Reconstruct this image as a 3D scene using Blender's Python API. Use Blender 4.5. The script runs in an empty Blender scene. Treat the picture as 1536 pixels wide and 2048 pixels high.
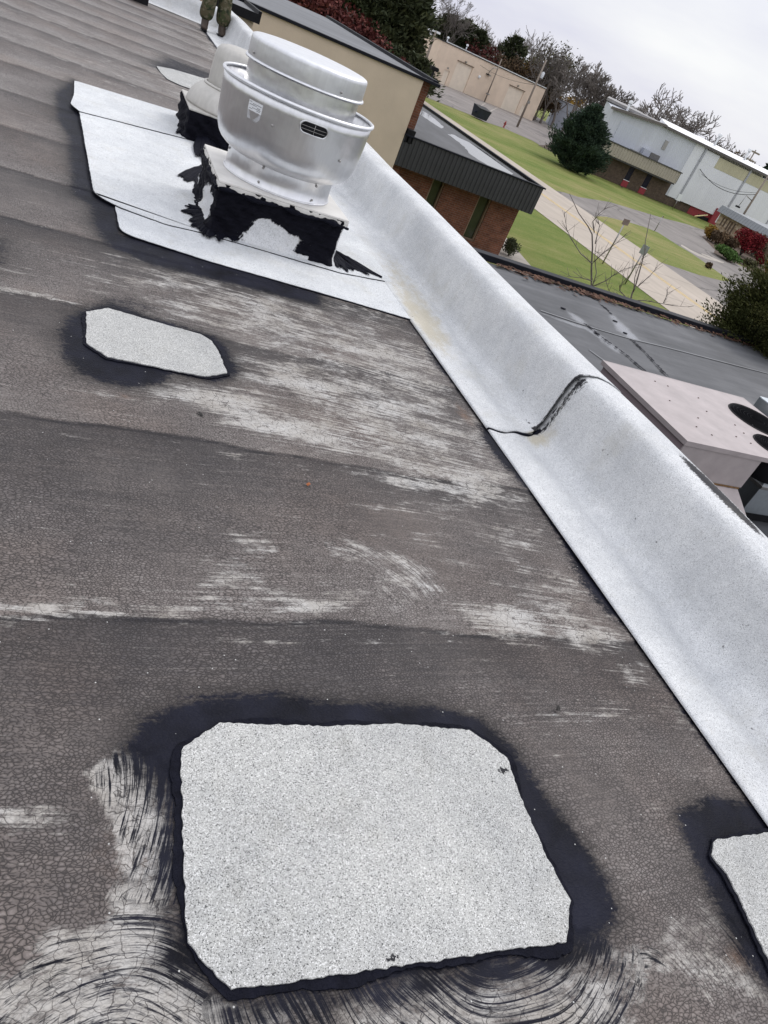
import bpy, math, random
import numpy as np
from mathutils import Vector, Matrix
rnd = random.Random(7)
rng = np.random.default_rng(11)
R = math.radians
S = bpy.context.scene
# ---------------------------------------------------------------- camera, sky, sun, exposure
CAM = ((0.887220, -0.106406, -0.448909), (-0.287462, 0.633557, -0.718311), (0.360842, 0.766344, 0.531517))
CAMF = 1442.502
cd = bpy.data.cameras.new('camera')
cam = bpy.data.objects.new('camera', cd)
S.collection.objects.link(cam)
cam.matrix_world = Matrix(((CAM[0][0], CAM[0][1], CAM[0][2], 0), (CAM[1][0], CAM[1][1], CAM[1][2], 0), (CAM[2][0], CAM[2][1], CAM[2][2], 1.6), (0, 0, 0, 1)))
cd.sensor_fit = 'VERTICAL'
cd.angle = 2 * math.atan(1024 / CAMF)
cd.clip_start = 0.05
cd.clip_end = 3000
S.camera = cam
S.render.resolution_x, S.render.resolution_y = 768, 1024
S.view_settings.view_transform = 'Standard'
S.view_settings.look = 'None'
S.view_settings.exposure = 0
S.view_settings.gamma = 1
S.cycles.max_bounces = 6
S.cycles.transparent_max_bounces = 8

SUN_EL, SUN_AZ = R(48), R(60)          # azimuth measured clockwise from +Y
W = bpy.data.worlds.new('World')
S.world = W
W.use_nodes = True
wt = W.node_tree
for n in list(wt.nodes):
    wt.nodes.remove(n)
wo = wt.nodes.new('ShaderNodeOutputWorld')
bg = wt.nodes.new('ShaderNodeBackground')
sky = wt.nodes.new('ShaderNodeTexSky')
sky.sky_type = 'NISHITA'
sky.sun_disc = False
sky.sun_elevation = SUN_EL
sky.sun_rotation = SUN_AZ
sky.air_density = 1.0
sky.dust_density = 2.0
tc = wt.nodes.new('ShaderNodeTexCoord')
mp = wt.nodes.new('ShaderNodeMapping')
mp.inputs['Scale'].default_value = (1.3, 1.3, 5.5)
mp.inputs['Rotation'].default_value = (0.1, 0.25, 0.4)
no = wt.nodes.new('ShaderNodeTexNoise')
no.inputs['Scale'].default_value = 1.6
no.inputs['Detail'].default_value = 6
no.inputs['Roughness'].default_value = 0.52
cr = wt.nodes.new('ShaderNodeValToRGB')
cr.color_ramp.elements[0].position = 0.33
cr.color_ramp.elements[0].color = (7.3, 7.4, 8.7, 1)
cr.color_ramp.elements[1].position = 0.62
cr.color_ramp.elements[1].color = (9.7, 9.8, 9.95, 1)
mx = wt.nodes.new('ShaderNodeMix')
mx.data_type = 'RGBA'
mx.inputs[0].default_value = 0.93
wt.links.new(tc.outputs['Generated'], mp.inputs['Vector'])
wt.links.new(mp.outputs[0], no.inputs['Vector'])
wt.links.new(no.outputs['Fac'], cr.inputs['Fac'])
wt.links.new(sky.outputs[0], mx.inputs[6])
wt.links.new(cr.outputs[0], mx.inputs[7])
# an overcast sky is brighter overhead than near the horizon
sx = wt.nodes.new('ShaderNodeSeparateXYZ')
mr = wt.nodes.new('ShaderNodeMapRange')
mr.inputs[1].default_value, mr.inputs[2].default_value = 0.12, 1.0
mr.inputs[3].default_value, mr.inputs[4].default_value = 1.0, 1.65
vm = wt.nodes.new('ShaderNodeVectorMath')
vm.operation = 'SCALE'
wt.links.new(tc.outputs['Generated'], sx.inputs[0])
wt.links.new(sx.outputs[2], mr.inputs[0])
wt.links.new(mx.outputs[2], vm.inputs[0])
wt.links.new(mr.outputs[0], vm.inputs['Scale'])
wt.links.new(vm.outputs[0], bg.inputs['Color'])
bg.inputs['Strength'].default_value = 0.10
wt.links.new(bg.outputs[0], wo.inputs['Surface'])
sd = bpy.data.lights.new('sun', 'SUN')
sd.energy = 1.1
sd.angle = R(18)
sd.color = (1, 0.96, 0.9)
sun = bpy.data.objects.new('sun', sd)
S.collection.objects.link(sun)
sdir = Vector((math.sin(SUN_AZ) * math.cos(SUN_EL), math.cos(SUN_AZ) * math.cos(SUN_EL), math.sin(SUN_EL)))
sun.rotation_euler = sdir.to_track_quat('Z', 'Y').to_euler()

# ---------------------------------------------------------------- helpers
def link(o):
    S.collection.objects.link(o)
    return o

def tag(o, label=None, cat=None, group=None, kind=None):
    if label: o['label'] = label
    if cat: o['category'] = cat
    if group: o['group'] = group
    if kind: o['kind'] = kind
    return o

def thing(name, label, cat, loc=(0, 0, 0), rz=0, group=None):
    o = link(bpy.data.objects.new(name, None))
    o.location = loc
    o.rotation_euler = (0, 0, rz)
    o.empty_display_size = 0.2
    return tag(o, label, cat, group)

def copy_tree(o, parent=None):
    c = o.copy()
    S.collection.objects.link(c)
    c.parent = parent
    for ch in o.children:
        copy_tree(ch, c)
    return c

def np_mesh(name, V, F, m, parent=None, smooth=False, attrs=None):
    me = bpy.data.meshes.new(name)
    V = np.asarray(V, dtype=np.float32)
    F = np.asarray(F, dtype=np.int32)
    k = F.shape[1]
    me.vertices.add(len(V))
    me.vertices.foreach_set('co', V.ravel())
    me.loops.add(F.size)
    me.loops.foreach_set('vertex_index', F.ravel())
    me.polygons.add(len(F))
    me.polygons.foreach_set('loop_start', np.arange(0, F.size, k, dtype=np.int32))
    me.polygons.foreach_set('loop_total', np.full(len(F), k, dtype=np.int32))
    if smooth:
        me.polygons.foreach_set('use_smooth', np.ones(len(F), dtype=bool))
    for an, (typ, arr) in (attrs or {}).items():
        a = me.attributes.new(an, typ, 'POINT')
        a.data.foreach_set('vector' if typ == 'FLOAT_VECTOR' else 'value', np.asarray(arr, dtype=np.float32).ravel())
    me.update()
    me.validate()
    me.materials.append(m)
    o = link(bpy.data.objects.new(name, me))
    o.parent = parent
    return o

class MB:
    def __init__(s):
        s.v, s.f, s.sm = [], [], []
    def add(s, vs, fs, sm=False):
        b = len(s.v)
        s.v += [tuple(map(float, v)) for v in vs]
        s.f += [tuple(b + i for i in f) for f in fs]
        s.sm += [sm] * len(fs)
        return s
    def box(s, a, b, bev=0.0):
        (x0, y0, z0), (x1, y1, z1) = a, b
        if bev <= 0:
            vs = [(x, y, z) for z in (z0, z1) for y in (y0, y1) for x in (x0, x1)]
            return s.add(vs, [(0, 2, 3, 1), (4, 5, 7, 6), (0, 1, 5, 4), (2, 6, 7, 3), (0, 4, 6, 2), (1, 3, 7, 5)])
        bm = __import__('bmesh').new()
        import bmesh
        bmesh.ops.create_cube(bm, size=1)
        for v in bm.verts:
            v.co = Vector(((x0 + x1) / 2 + v.co.x * (x1 - x0), (y0 + y1) / 2 + v.co.y * (y1 - y0), (z0 + z1) / 2 + v.co.z * (z1 - z0)))
        bmesh.ops.bevel(bm, geom=bm.edges[:], offset=bev, segments=2, profile=0.6, affect='EDGES')
        s.add([v.co for v in bm.verts], [[v.index for v in f.verts] for f in bm.faces])
        bm.free()
        return s
    def prism(s, poly, z0, z1):
        n = len(poly)
        area = sum(poly[i][0] * poly[(i + 1) % n][1] - poly[(i + 1) % n][0] * poly[i][1] for i in range(n))
        if area < 0: poly = poly[::-1]
        vs = [(p[0], p[1], z0) for p in poly] + [(p[0], p[1], z1) for p in poly]
        fs = [tuple(range(n))[::-1], tuple(range(n, 2 * n))] + [(i, (i + 1) % n, n + (i + 1) % n, n + i) for i in range(n)]
        return s.add(vs, fs)
    def flat(s, poly, z):
        n = len(poly)
        area = sum(poly[i][0] * poly[(i + 1) % n][1] - poly[(i + 1) % n][0] * poly[i][1] for i in range(n))
        if area < 0: poly = poly[::-1]
        return s.add([(p[0], p[1], z) for p in poly], [tuple(range(n))])
    def quad(s, a, b, c, d):
        return s.add([a, b, c, d], [(0, 1, 2, 3)])
    def tube(s, pts, rad, n=8, cap=True, sm=True):
        pts = [Vector(p) for p in pts]
        if not hasattr(rad, '__len__'): rad = [rad] * len(pts)
        vs, fs = [], []
        ref = Vector((0.31, 0.17, 0.94))
        for i, p in enumerate(pts):
            t = (pts[min(i + 1, len(pts) - 1)] - pts[max(i - 1, 0)])
            if t.length < 1e-9: t = Vector((0, 0, 1))
            t.normalize()
            if abs(t.dot(ref)) > 0.95: ref = Vector((1, 0.1, 0))
            a = t.cross(ref).normalized()
            b = t.cross(a).normalized()
            for k in range(n):
                an = 2 * math.pi * k / n
                vs.append(p + (a * math.cos(an) + b * math.sin(an)) * rad[i])
        for i in range(len(pts) - 1):
            for k in range(n):
                k2 = (k + 1) % n
                fs.append((i * n + k, (i + 1) * n + k, (i + 1) * n + k2, i * n + k2))
        if cap:
            fs.append(tuple(range(n)))
            fs.append(tuple((len(pts) - 1) * n + k for k in range(n))[::-1])
        return s.add(vs, fs, sm)
    def lathe(s, prof, n=48, c=(0, 0, 0), cap_top=False, cap_bot=False):
        vs, fs = [], []
        for r, z in prof:
            for k in range(n):
                a = 2 * math.pi * k / n
                vs.append((c[0] + r * math.cos(a), c[1] + r * math.sin(a), c[2] + z))
        for i in range(len(prof) - 1):
            for k in range(n):
                k2 = (k + 1) % n
                fs.append((i * n + k, i * n + k2, (i + 1) * n + k2, (i + 1) * n + k))
        if cap_top: fs.append(tuple((len(prof) - 1) * n + k for k in range(n)))
        if cap_bot: fs.append(tuple(range(n))[::-1])
        return s.add(vs, fs, True)
    def ball(s, c, r, n=8, m=6, sc=(1, 1, 1)):
        prof = [(r * math.sin(math.pi * i / m), -r * math.cos(math.pi * i / m)) for i in range(m + 1)]
        b = MB().lathe([(max(p[0], 1e-4), p[1]) for p in prof], n)
        return s.add([(c[0] + v[0] * sc[0], c[1] + v[1] * sc[1], c[2] + v[2] * sc[2]) for v in b.v], b.f, True)
    def build(s, name, m, parent=None):
        me = bpy.data.meshes.new(name)
        me.from_pydata(s.v, [], s.f)
        me.polygons.foreach_set('use_smooth', s.sm)
        me.update()
        me.materials.append(m)
        o = link(bpy.data.objects.new(name, me))
        o.parent = parent
        return o

# ---------------------------------------------------------------- materials
class NT:
    def __init__(s, name):
        s.m = bpy.data.materials.new(name)
        s.m.use_nodes = True
        s.t = s.m.node_tree
        s.t.nodes.clear()
        s.out = s.t.nodes.new('ShaderNodeOutputMaterial')
        s.b = s.t.nodes.new('ShaderNodeBsdfPrincipled')
        s.t.links.new(s.b.outputs[0], s.out.inputs['Surface'])
        s.tc = s.t.nodes.new('ShaderNodeTexCoord')
        s.obj = s.tc.outputs['Object']
    def put(s, sock, v):
        if isinstance(v, bpy.types.NodeSocket): s.t.links.new(v, sock)
        elif isinstance(v, (tuple, list)): sock.default_value = (*v, 1) if len(v) == 3 and sock.type == 'RGBA' else v
        else: sock.default_value = v
    def node(s, typ, **kw):
        n = s.t.nodes.new(typ)
        for k, v in kw.items(): setattr(n, k, v)
        return n
    def scale(s, vec, sc):
        n = s.node('ShaderNodeMapping')
        s.put(n.inputs['Vector'], vec)
        n.inputs['Scale'].default_value = sc
        return n.outputs[0]
    def noise(s, scale, detail=4, rough=0.5, vec=None, dist=0.0, col=False):
        n = s.node('ShaderNodeTexNoise')
        s.put(n.inputs['Vector'], vec or s.obj)
        n.inputs['Scale'].default_value = scale
        n.inputs['Detail'].default_value = detail
        n.inputs['Roughness'].default_value = rough
        n.inputs['Distortion'].default_value = dist
        return n.outputs['Color' if col else 'Fac']
    def voro(s, scale, feat='F1', vec=None, out='Distance', rnd_=1.0):
        n = s.node('ShaderNodeTexVoronoi', feature=feat)
        s.put(n.inputs['Vector'], vec or s.obj)
        n.inputs['Scale'].default_value = scale
        n.inputs['Randomness'].default_value = rnd_
        return n.outputs[out]
    def math(s, op, a, b=0.0, c=None, clamp=False):
        n = s.node('ShaderNodeMath', operation=op, use_clamp=clamp)
        s.put(n.inputs[0], a)
        s.put(n.inputs[1], b)
        if c is not None: s.put(n.inputs[2], c)
        return n.outputs[0]
    def step(s, x, lo, hi):
        n = s.node('ShaderNodeMapRange', interpolation_type='SMOOTHSTEP')
        s.put(n.inputs[0], x)
        n.inputs[1].default_value = lo
        n.inputs[2].default_value = hi
        return n.outputs[0]
    def ramp(s, fac, els):
        n = s.node('ShaderNodeValToRGB')
        s.put(n.inputs[0], fac)
        e = n.color_ramp.elements
        while len(e) < len(els): e.new(0.5)
        for i, (p, c) in enumerate(els):
            e[i].position = p
            e[i].color = (*c, 1) if hasattr(c, '__len__') else (c, c, c, 1)
        return n.outputs[0]
    def mix(s, f, a, b, blend='MIX'):
        n = s.node('ShaderNodeMix', data_type='RGBA', blend_type=blend)
        s.put(n.inputs[0], f)
        s.put(n.inputs[6], a)
        s.put(n.inputs[7], b)
        return n.outputs[2]
    def attr(s, name, out='Fac'):
        n = s.node('ShaderNodeAttribute', attribute_name=name)
        return n.outputs[out]
    def vadd(s, a, b):
        n = s.node('ShaderNodeVectorMath', operation='ADD')
        s.put(n.inputs[0], a)
        s.put(n.inputs[1], b)
        return n.outputs[0]
    def vscale(s, a, k):
        n = s.node('ShaderNodeVectorMath', operation='SCALE')
        s.put(n.inputs[0], a)
        n.inputs['Scale'].default_value = k
        return n.outputs[0]
    def xyz(s, v):
        n = s.node('ShaderNodeSeparateXYZ')
        s.put(n.inputs[0], v)
        return n.outputs
    def bump(s, h, strength=0.3, dist=0.01):
        n = s.node('ShaderNodeBump')
        n.inputs['Strength'].default_value = strength
        n.inputs['Distance'].default_value = dist
        s.put(n.inputs['Height'], h)
        s.t.links.new(n.outputs[0], s.b.inputs['Normal'])
    def done(s, col=None, rough=None, metal=None, spec=None):
        if col is not None: s.put(s.b.inputs['Base Color'], col)
        if rough is not None: s.put(s.b.inputs['Roughness'], rough)
        if metal is not None: s.put(s.b.inputs['Metallic'], metal)
        if spec is not None: s.put(s.b.inputs['Specular IOR Level'], spec)
        return s.m

def plain(name, col, rough=0.6, metal=0.0, var=0.25, scale=6.0, bump=0.0, bscale=40, stretch=None, spec=None, detail=5):
    n = NT(name)
    vec = n.scale(n.obj, stretch) if stretch else n.obj
    f = n.noise(scale, detail, 0.6, vec)
    a = tuple(max(0, c * (1 - var)) for c in col)
    b = tuple(min(1, c * (1 + var)) for c in col)
    if bump: n.bump(n.noise(bscale, 4, 0.6, vec), bump, 0.02)
    return n.done(n.ramp(f, [(0.28, a), (0.72, b)]), rough, metal, spec)

def granule(name, lo, mid, hi, scale=260, stains=False, lofrac=0.06, spots=()):
    n = NT(name)
    cell = n.voro(scale, 'F1', out='Color')
    r_ = n.xyz(cell)[0]
    col = n.ramp(r_, [(0.0, lo), (lofrac, tuple(c * 0.66 for c in mid)), (0.32, mid), (0.7, mid), (1.0, hi)])
    big = n.math('ADD', n.math('MULTIPLY', n.noise(2.2, 5, 0.6), .6), n.math('MULTIPLY', n.noise(16, 6, 0.7), .4))
    col = n.mix(1.0, col, n.ramp(big, [(0.34, (0.80, 0.81, 0.82)), (0.64, (1.07, 1.07, 1.06))]), 'MULTIPLY')
    if stains:
        st = n.step(n.math('ADD', n.attr('stain'), n.math('MULTIPLY', n.math('SUBTRACT', n.noise(8, 8, 0.75, n.scale(n.obj, (2.2, 1, 1))), 0.5), 2.2)), 0.35, 1.25)
        col = n.mix(n.math('MULTIPLY', st, 0.55), col, (0.42, 0.35, 0.20))
        gr = n.step(n.math('ADD', n.attr('grime_shade'), n.math('MULTIPLY', n.math('SUBTRACT', n.noise(7, 6, 0.65), 0.5), 0.7)), 0.25, 1.0)
        col = n.mix(n.math('MULTIPLY', gr, 0.55), col, (0.20, 0.20, 0.205))
        sp = n.step(n.noise(30, 4, 0.65), 0.675, 0.71)
        col = n.mix(n.math('MULTIPLY', sp, n.step(n.noise(3.5, 2), 0.5, 0.62)), col, (0.03, 0.03, 0.035))
        ta = n.step(n.math('ADD', n.attr('tar'), n.math('MULTIPLY', n.math('SUBTRACT', n.noise(55, 6, 0.7, n.scale(n.obj, (1, 2.2, 1))), 0.5), 0.9)), 0.42, 0.58)
        col = n.mix(ta, col, (0.016, 0.016, 0.02))
    if stains:
        col = n.mix(n.math('MULTIPLY', n.step(n.noise(2.6, 7, 0.72), 0.50, 0.72), 0.30), col, (0.44, 0.42, 0.35))
    if spots:      # tar dabbed on to the sheet, ragged by noise
        tot = None
        wv = n.vadd(n.obj, n.vscale(n.noise(14, 5, 0.7, col=True), 0.05))
        for px, py, pr, am in spots:
            dn = n.node('ShaderNodeVectorMath', operation='DISTANCE')
            n.put(dn.inputs[0], n.scale(n.obj, (1, 1.6, 1)))
            dn.inputs[1].default_value = (px, py * 1.6, 0)
            q = n.math('MULTIPLY', n.math('SUBTRACT', 1.0, n.math('DIVIDE', dn.outputs['Value'], pr), clamp=True), am)
            tot = q if tot is None else n.math('MAXIMUM', tot, q)
        tt = n.math('ADD', tot, n.math('MULTIPLY', n.math('SUBTRACT', n.noise(70, 6, 0.75), 0.5), 1.7))
        tm_ = n.math('MULTIPLY', n.step(tt, 0.60, 0.66), n.math('GREATER_THAN', tot, 0.02))
        col = n.mix(tm_, col, (0.012, 0.012, 0.016))
        col = n.mix(n.math('MULTIPLY', n.step(n.noise(6.5, 6, 0.7), 0.52, 0.75), 0.32), col, n.mix(1.0, col, (0.62, 0.60, 0.54), 'MULTIPLY'))
    h = n.math('ADD', n.math('MULTIPLY', r_, 0.5), n.math('MULTIPLY', n.noise(30, 4), 1.2))
    h = n.math('ADD', h, n.math('MULTIPLY', n.noise(5, 4), 3.0))
    if stains: h = n.math('ADD', h, n.math('MULTIPLY', n.noise(1.0, 4, 0.55, n.scale(n.obj, (14, 2.6, 5))), 4.5))
    n.bump(h, 0.3, 0.006)
    return n.done(col, 0.72, 0.0, 0.3)

M = {}
M['granule'] = granule('white_granules', (0.22, 0.22, 0.23), (0.63, 0.64, 0.65), (0.79, 0.80, 0.81), 420, True, 0.05)
M['sheet'] = granule('white_sheet', (0.2, 0.2, 0.21), (0.655, 0.672, 0.685), (0.79, 0.80, 0.815), 330, True, 0.04)
M['patch'] = granule('speckled_granules', (0.03, 0.03, 0.033), (0.435, 0.435, 0.42), (0.74, 0.74, 0.73), 470, False, 0.12, [(*p, r_, a_) for p, r_, a_ in zip([(0.841, 1.117), (1.333, 0.979), (1.349, 0.945), (1.371, 0.871), (0.832, 0.514), (0.947, 0.511), (0.735, 0.514), (1.288, 1.059), (0.21, 3.391), (0.717, 3.091), (2.012, 0.653), (0.85, 0.827)], (.05, .035, .045, .04, .06, .06, .05, .03, .06, .06, .05, .03), (.6, .9, 1.1, .8, .8, .6, .6, .6, .5, .5, .6, .45))])
M['tar'] = plain('roofing_tar', (0.0075, 0.008, 0.014), 0.58, 0, 0.4, 30, 0.8, 45, None, 0.06)
M['alu'] = None

def mk_alu(name, base, rough, stretch=(1, 1, 0.08), metal=1.0):
    n = NT(name)
    st = n.noise(26, 5, 0.65, n.scale(n.obj, stretch))
    bl = n.noise(3.2, 5, 0.6)
    n.bump(n.noise(3.5, 3, 0.5), 0.4, 0.03)
    f = n.math('ADD', n.math('MULTIPLY', st, 0.5), n.math('MULTIPLY', bl, 0.5))
    col = n.ramp(f, [(0.3, tuple(c * 0.78 for c in base)), (0.7, base)])
    return n.done(col, n.ramp(f, [(0.3, rough + 0.1), (0.7, rough)]), metal)
M['alu'] = mk_alu('spun_aluminium', (0.78, 0.785, 0.80), 0.27)
M['alu_white'] = mk_alu('cap_aluminium', (0.78, 0.79, 0.81), 0.38)
M['old_alu'] = mk_alu('weathered_aluminium', (0.56, 0.545, 0.51), 0.5, (1, 1, 0.3), 0.55)
M['white_metal'] = plain('white_painted_metal', (0.72, 0.70, 0.66), 0.45, 0, 0.12, 5)
M['screw'] = plain('screw_steel', (0.35, 0.34, 0.33), 0.35, 0.9, 0.2, 20)
M['black'] = plain('black_metal', (0.010, 0.010, 0.012), 0.55, 0, 0.3, 10, 0, 40, None, .15)
M['black_roof_edge'] = plain('black_coping', (0.009, 0.010, 0.015), 0.55, 0.0, 0.4, 3, 0, 40, None, .15)
M['paper'] = plain('sticker_paper', (0.75, 0.77, 0.79), 0.5, 0, 0.06, 10)
M['ink'] = plain('sticker_print', (0.22, 0.23, 0.25), 0.6, 0, 0.2, 40)
# ---------------------------------------------------------------- own roof
def poly_sd(X, Y, poly):
    """signed distance (negative inside) of the points to a polygon"""
    p = np.array(poly, float)
    d = np.full(X.shape, 1e9)
    ins = np.zeros(X.shape, bool)
    for i in range(len(p)):
        a, b = p[i], p[(i + 1) % len(p)]
        e = b - a
        t = np.clip(((X - a[0]) * e[0] + (Y - a[1]) * e[1]) / (e @ e + 1e-12), 0, 1)
        d = np.minimum(d, np.hypot(X - a[0] - t * e[0], Y - a[1] - t * e[1]))
        if abs(e[1]) > 1e-12:
            c = ((a[1] > Y) != (b[1] > Y)) & (X < (b[0] - a[0]) * (Y - a[1]) / (b[1] - a[1]) + a[0])
            ins ^= c
    return np.where(ins, -d, d)

def soft(x, w):
    t = np.clip(0.5 - x / (2 * w), 0, 1)
    return t * t * (3 - 2 * t)

big_patch = [(0.527, 1.137), (0.639, 1.128), (0.811, 1.116), (1.049, 1.117), (1.291, 1.086), (1.342, 1.036), (1.382, 0.985), (1.367, 0.843), (1.361, 0.679), (1.367, 0.635), (1.374, 0.565), (1.304, 0.475), (1.059, 0.486), (0.826, 0.496), (0.63, 0.505), (0.472, 0.512), (0.433, 0.563), (0.395, 0.612), (0.405, 0.81), (0.42, 1.059)]
mid_patch = [(0.181, 3.44), (0.278, 3.536), (0.476, 3.499), (0.721, 3.468), (0.771, 3.414), (0.794, 3.318), (0.809, 3.103), (0.698, 3.028), (0.517, 3.027), (0.272, 3.037), (0.183, 3.128)]
right_patch = [(2.01, 0.663), (2.116, 0.665), (2.283, 0.662), (2.521, 0.639), (2.386, 0.438), (2.081, 0.263), (1.92, 0.303), (1.945, 0.42), (1.973, 0.55), (1.96, 0.624)]
far_patch = [(0.959, 11.128), (1.179, 11.362), (1.78, 11.65), (2.064, 11.653), (1.754, 10.379), (1.43, 10.412), (1.195, 10.38), (1.052, 10.477), (0.99, 10.732)]

tars = [
 ([(0.29, 1.072), (0.341, 1.157), (0.487, 1.224), (0.701, 1.232), (0.924, 1.19), (1.194, 1.182), (1.359, 1.133), (1.436, 1.017), (1.457, 0.88), (1.511, 0.72), (1.527, 0.605), (1.493, 0.498), (1.343, 0.455), (1.103, 0.459), (0.904, 0.466), (0.48, 0.492), (0.38, 0.581), (0.392, 0.932), (0.344, 0.988)], .065, 1.0),
 ([(0.187, 3.498), (0.102, 3.357), (0.073, 3.172), (0.098, 2.999), (0.143, 2.88), (0.24, 2.822), (0.359, 2.816), (0.504, 2.907), (0.533, 3.006), (0.742, 3.008), (0.827, 3.077), (0.883, 3.191), (0.846, 3.405), (0.801, 3.494), (0.479, 3.551), (0.278, 3.605)], .085, .95),
 ([(1.932, 0.763), (2.129, 0.809), (2.295, 0.774), (2.377, 0.702), (2.48, 0.604), (2.033, 0.223), (1.883, 0.238), (1.854, 0.369), (1.872, 0.499), (1.898, 0.619)], .065, .95),
 ([(0.026, 8.632), (-0.105, 7.796), (-0.057, 6.861), (0.034, 6.444), (0.089, 5.119), (0.199, 5.006), (0.215, 4.675), (0.279, 4.414), (0.517, 4.277), (0.893, 4.268), (1.577, 4.293), (1.625, 4.49), (0.361, 4.622), (0.348, 5.111), (0.235, 5.311), (0.118, 7.38), (0.043, 7.544)], .10, 1.0),
 ([(0.798, 11.004), (1.147, 12.326), (1.862, 12.332), (1.843, 11.597), (0.995, 10.999)], .2, .62),
 ([(-0.303, 4.105), (-0.208, 4.107), (-0.196, 3.846), (-0.251, 3.569)], .12, .7),
 ([(0.176, 3.525), (0.478, 3.528), (0.562, 3.688), (0.39, 3.776), (0.22, 3.642)], .08, .45),
]
# areas brushed with the coating: polygon, centre of the stroke arcs, amount of black, amount of bare light membrane
strokes = [
 ([(0.202, 1.013), (0.273, 1.084), (0.346, 1.028), (0.4, 0.957), (0.379, 0.661), (0.245, 0.67), (0.266, 0.77), (0.244, 0.884)], [(-0.348, 1.034)][0], .36, 1.0, .02),
 ([(0.029, 0.596), (0.132, 0.659), (0.231, 0.676), (0.379, 0.665), (0.392, 0.575), (0.456, 0.503), (0.469, 0.415), (0.04, 0.484)], [(0.237, 0.3)][0], .37, .95, .03),
 ([(0.45, 0.492), (0.917, 0.467), (1.319, 0.468), (1.51, 0.453), (1.569, 0.414), (1.465, 0.323), (1.31, 0.241), (0.438, 0.397)], [(1.148, 0.677)][0], .42, .85, .03),
 ([(1.011, 1.945), (1.263, 1.944), (1.454, 1.851), (1.444, 1.712), (1.219, 1.559), (1.166, 1.58), (1.254, 1.723), (1.182, 1.822), (1.03, 1.859)], [(0.831, 1.484)][0], .0, .52, .05),
 ([(1.583, 0.479), (1.812, 0.5), (1.859, 0.439), (1.852, 0.266), (1.649, 0.313), (1.517, 0.369)], [(1.488, 0.266)][0], .12, .6, .04),
]
wears = [([(0.723, 2.846)][0], .32, .13, 1.0), ([(1.004, 2.724)][0], .34, .12, 1.0), ([(1.338, 2.673)][0], .5, .12, .85), ([(1.707, 3.338)][0], .5, .28, .5),
 ([(1.45, 3.637)][0], .5, .35, .42), ([(0.82, 3.891)][0], .35, .28, .52), ([(1.659, 2.449)][0], .32, .10, .8), ([(0.747, 1.873)][0], .09, .08, .62),
 ([(0.835, 1.582)][0], .3, .05, .72), ([(1.315, 1.836)][0], .16, .09, .6), ([(1.683, 1.584)][0], .2, .075, 1.05), ([(2.07, 1.525)][0], .2, .10, .75),
 ([(1.963, 1.784)][0], .22, .10, .45), ([(1.829, 2.33)][0], .25, .10, .5), ([(0.054, 1.537)][0], .3, .012, .8), ([(0.303, 1.534)][0], .25, .022, .7), ([(0.597, 1.543)][0], .5, .01, .62),
 ([(0.072, 0.911)][0], .16, .03, .55), ([(1.345, 15.25)][0], .5, 1.6, .42), ([(0.943, 12.351)][0], .3, .8, .35), ([(1.361, 9.62)][0], .4, .7, .42), ([(2.247, 14.815)][0], .4, 1.5, .42),
 ([(-0.062, 3.504)][0], .35, .03, .72), ([(0.259, 2.728)][0], .16, .06, .45), ([(2.151, 1.337)][0], .12, .08, .5), ([(2.285, 1.104)][0], .12, .12, .35), ([(2.137, 2.814)][0], .2, .4, .35),
 ([(0.942, 2.402)][0], .25, .03, .45), ([(1.234, 3.914)][0], .9, .5, .72), ([(1.813, 3.67)][0], .6, .6, .74), ([(1.692, 2.926)][0], .65, .36, .80), ([(1.312, 3.193)][0], .6, .25, .80), ([(1.064, 4.389)][0], .5, .35, .62), ([(1.86, 4.544)][0], .6, .3, .6), ([(1.872, 2.494)][0], .45, .22, .75), ([(1.96, 2.136)][0], .35, .2, .48), ([(2.058, 1.762)][0], .3, .2, .55), ([(0.728, 1.654)][0], .25, .1, .5), ([(0.13, 1.518)][0], .3, .04, .6), ([(1.996, 1.615)][0], .25, .08, .7), ([(1.618, 2.022)][0], .5, .18, .3), ([(0.677, 4.148)][0], .4, .3, .62), ([(0.958, 1.649)][0], .35, .06, .5), ([(1.765, 1.159)][0], .5, .2, .22), ([(1.464, 10.616)][0], .7, 2.0, .58), ([(2.209, 15.229)][0], .5, 3, .56), ([(0.544, 10.11)][0], .9, 1.6, .36), ([(-0.021, 11.633)][0], 1.2, 2, .25), ([(0.851, 1.422)][0], .5, .012, .55)]
rusts = [([(1.84, 0.359)][0], .07, .05, .5), ([(0.336, 2.735)][0], .06, .04, .4), ([(0.908, 2.999)][0], .1, .05, .35), ([(1.629, 11.543)][0], .14, .18, .7), ([(1.12, 4.543)][0], .1, .12, .4),
 ([(0.288, 0.822)][0], .1, .12, .35), ([(2.203, 3.181)][0], .06, .15, .5)]
seams = [1.5, 2.48, 3.49, 4.42, 5.28, 6.22, 7.25, 8.38, 9.42, 10.6, 11.58, 12.6, 13.65, 14.7, 15.8, 16.8, 17.8]

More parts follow.
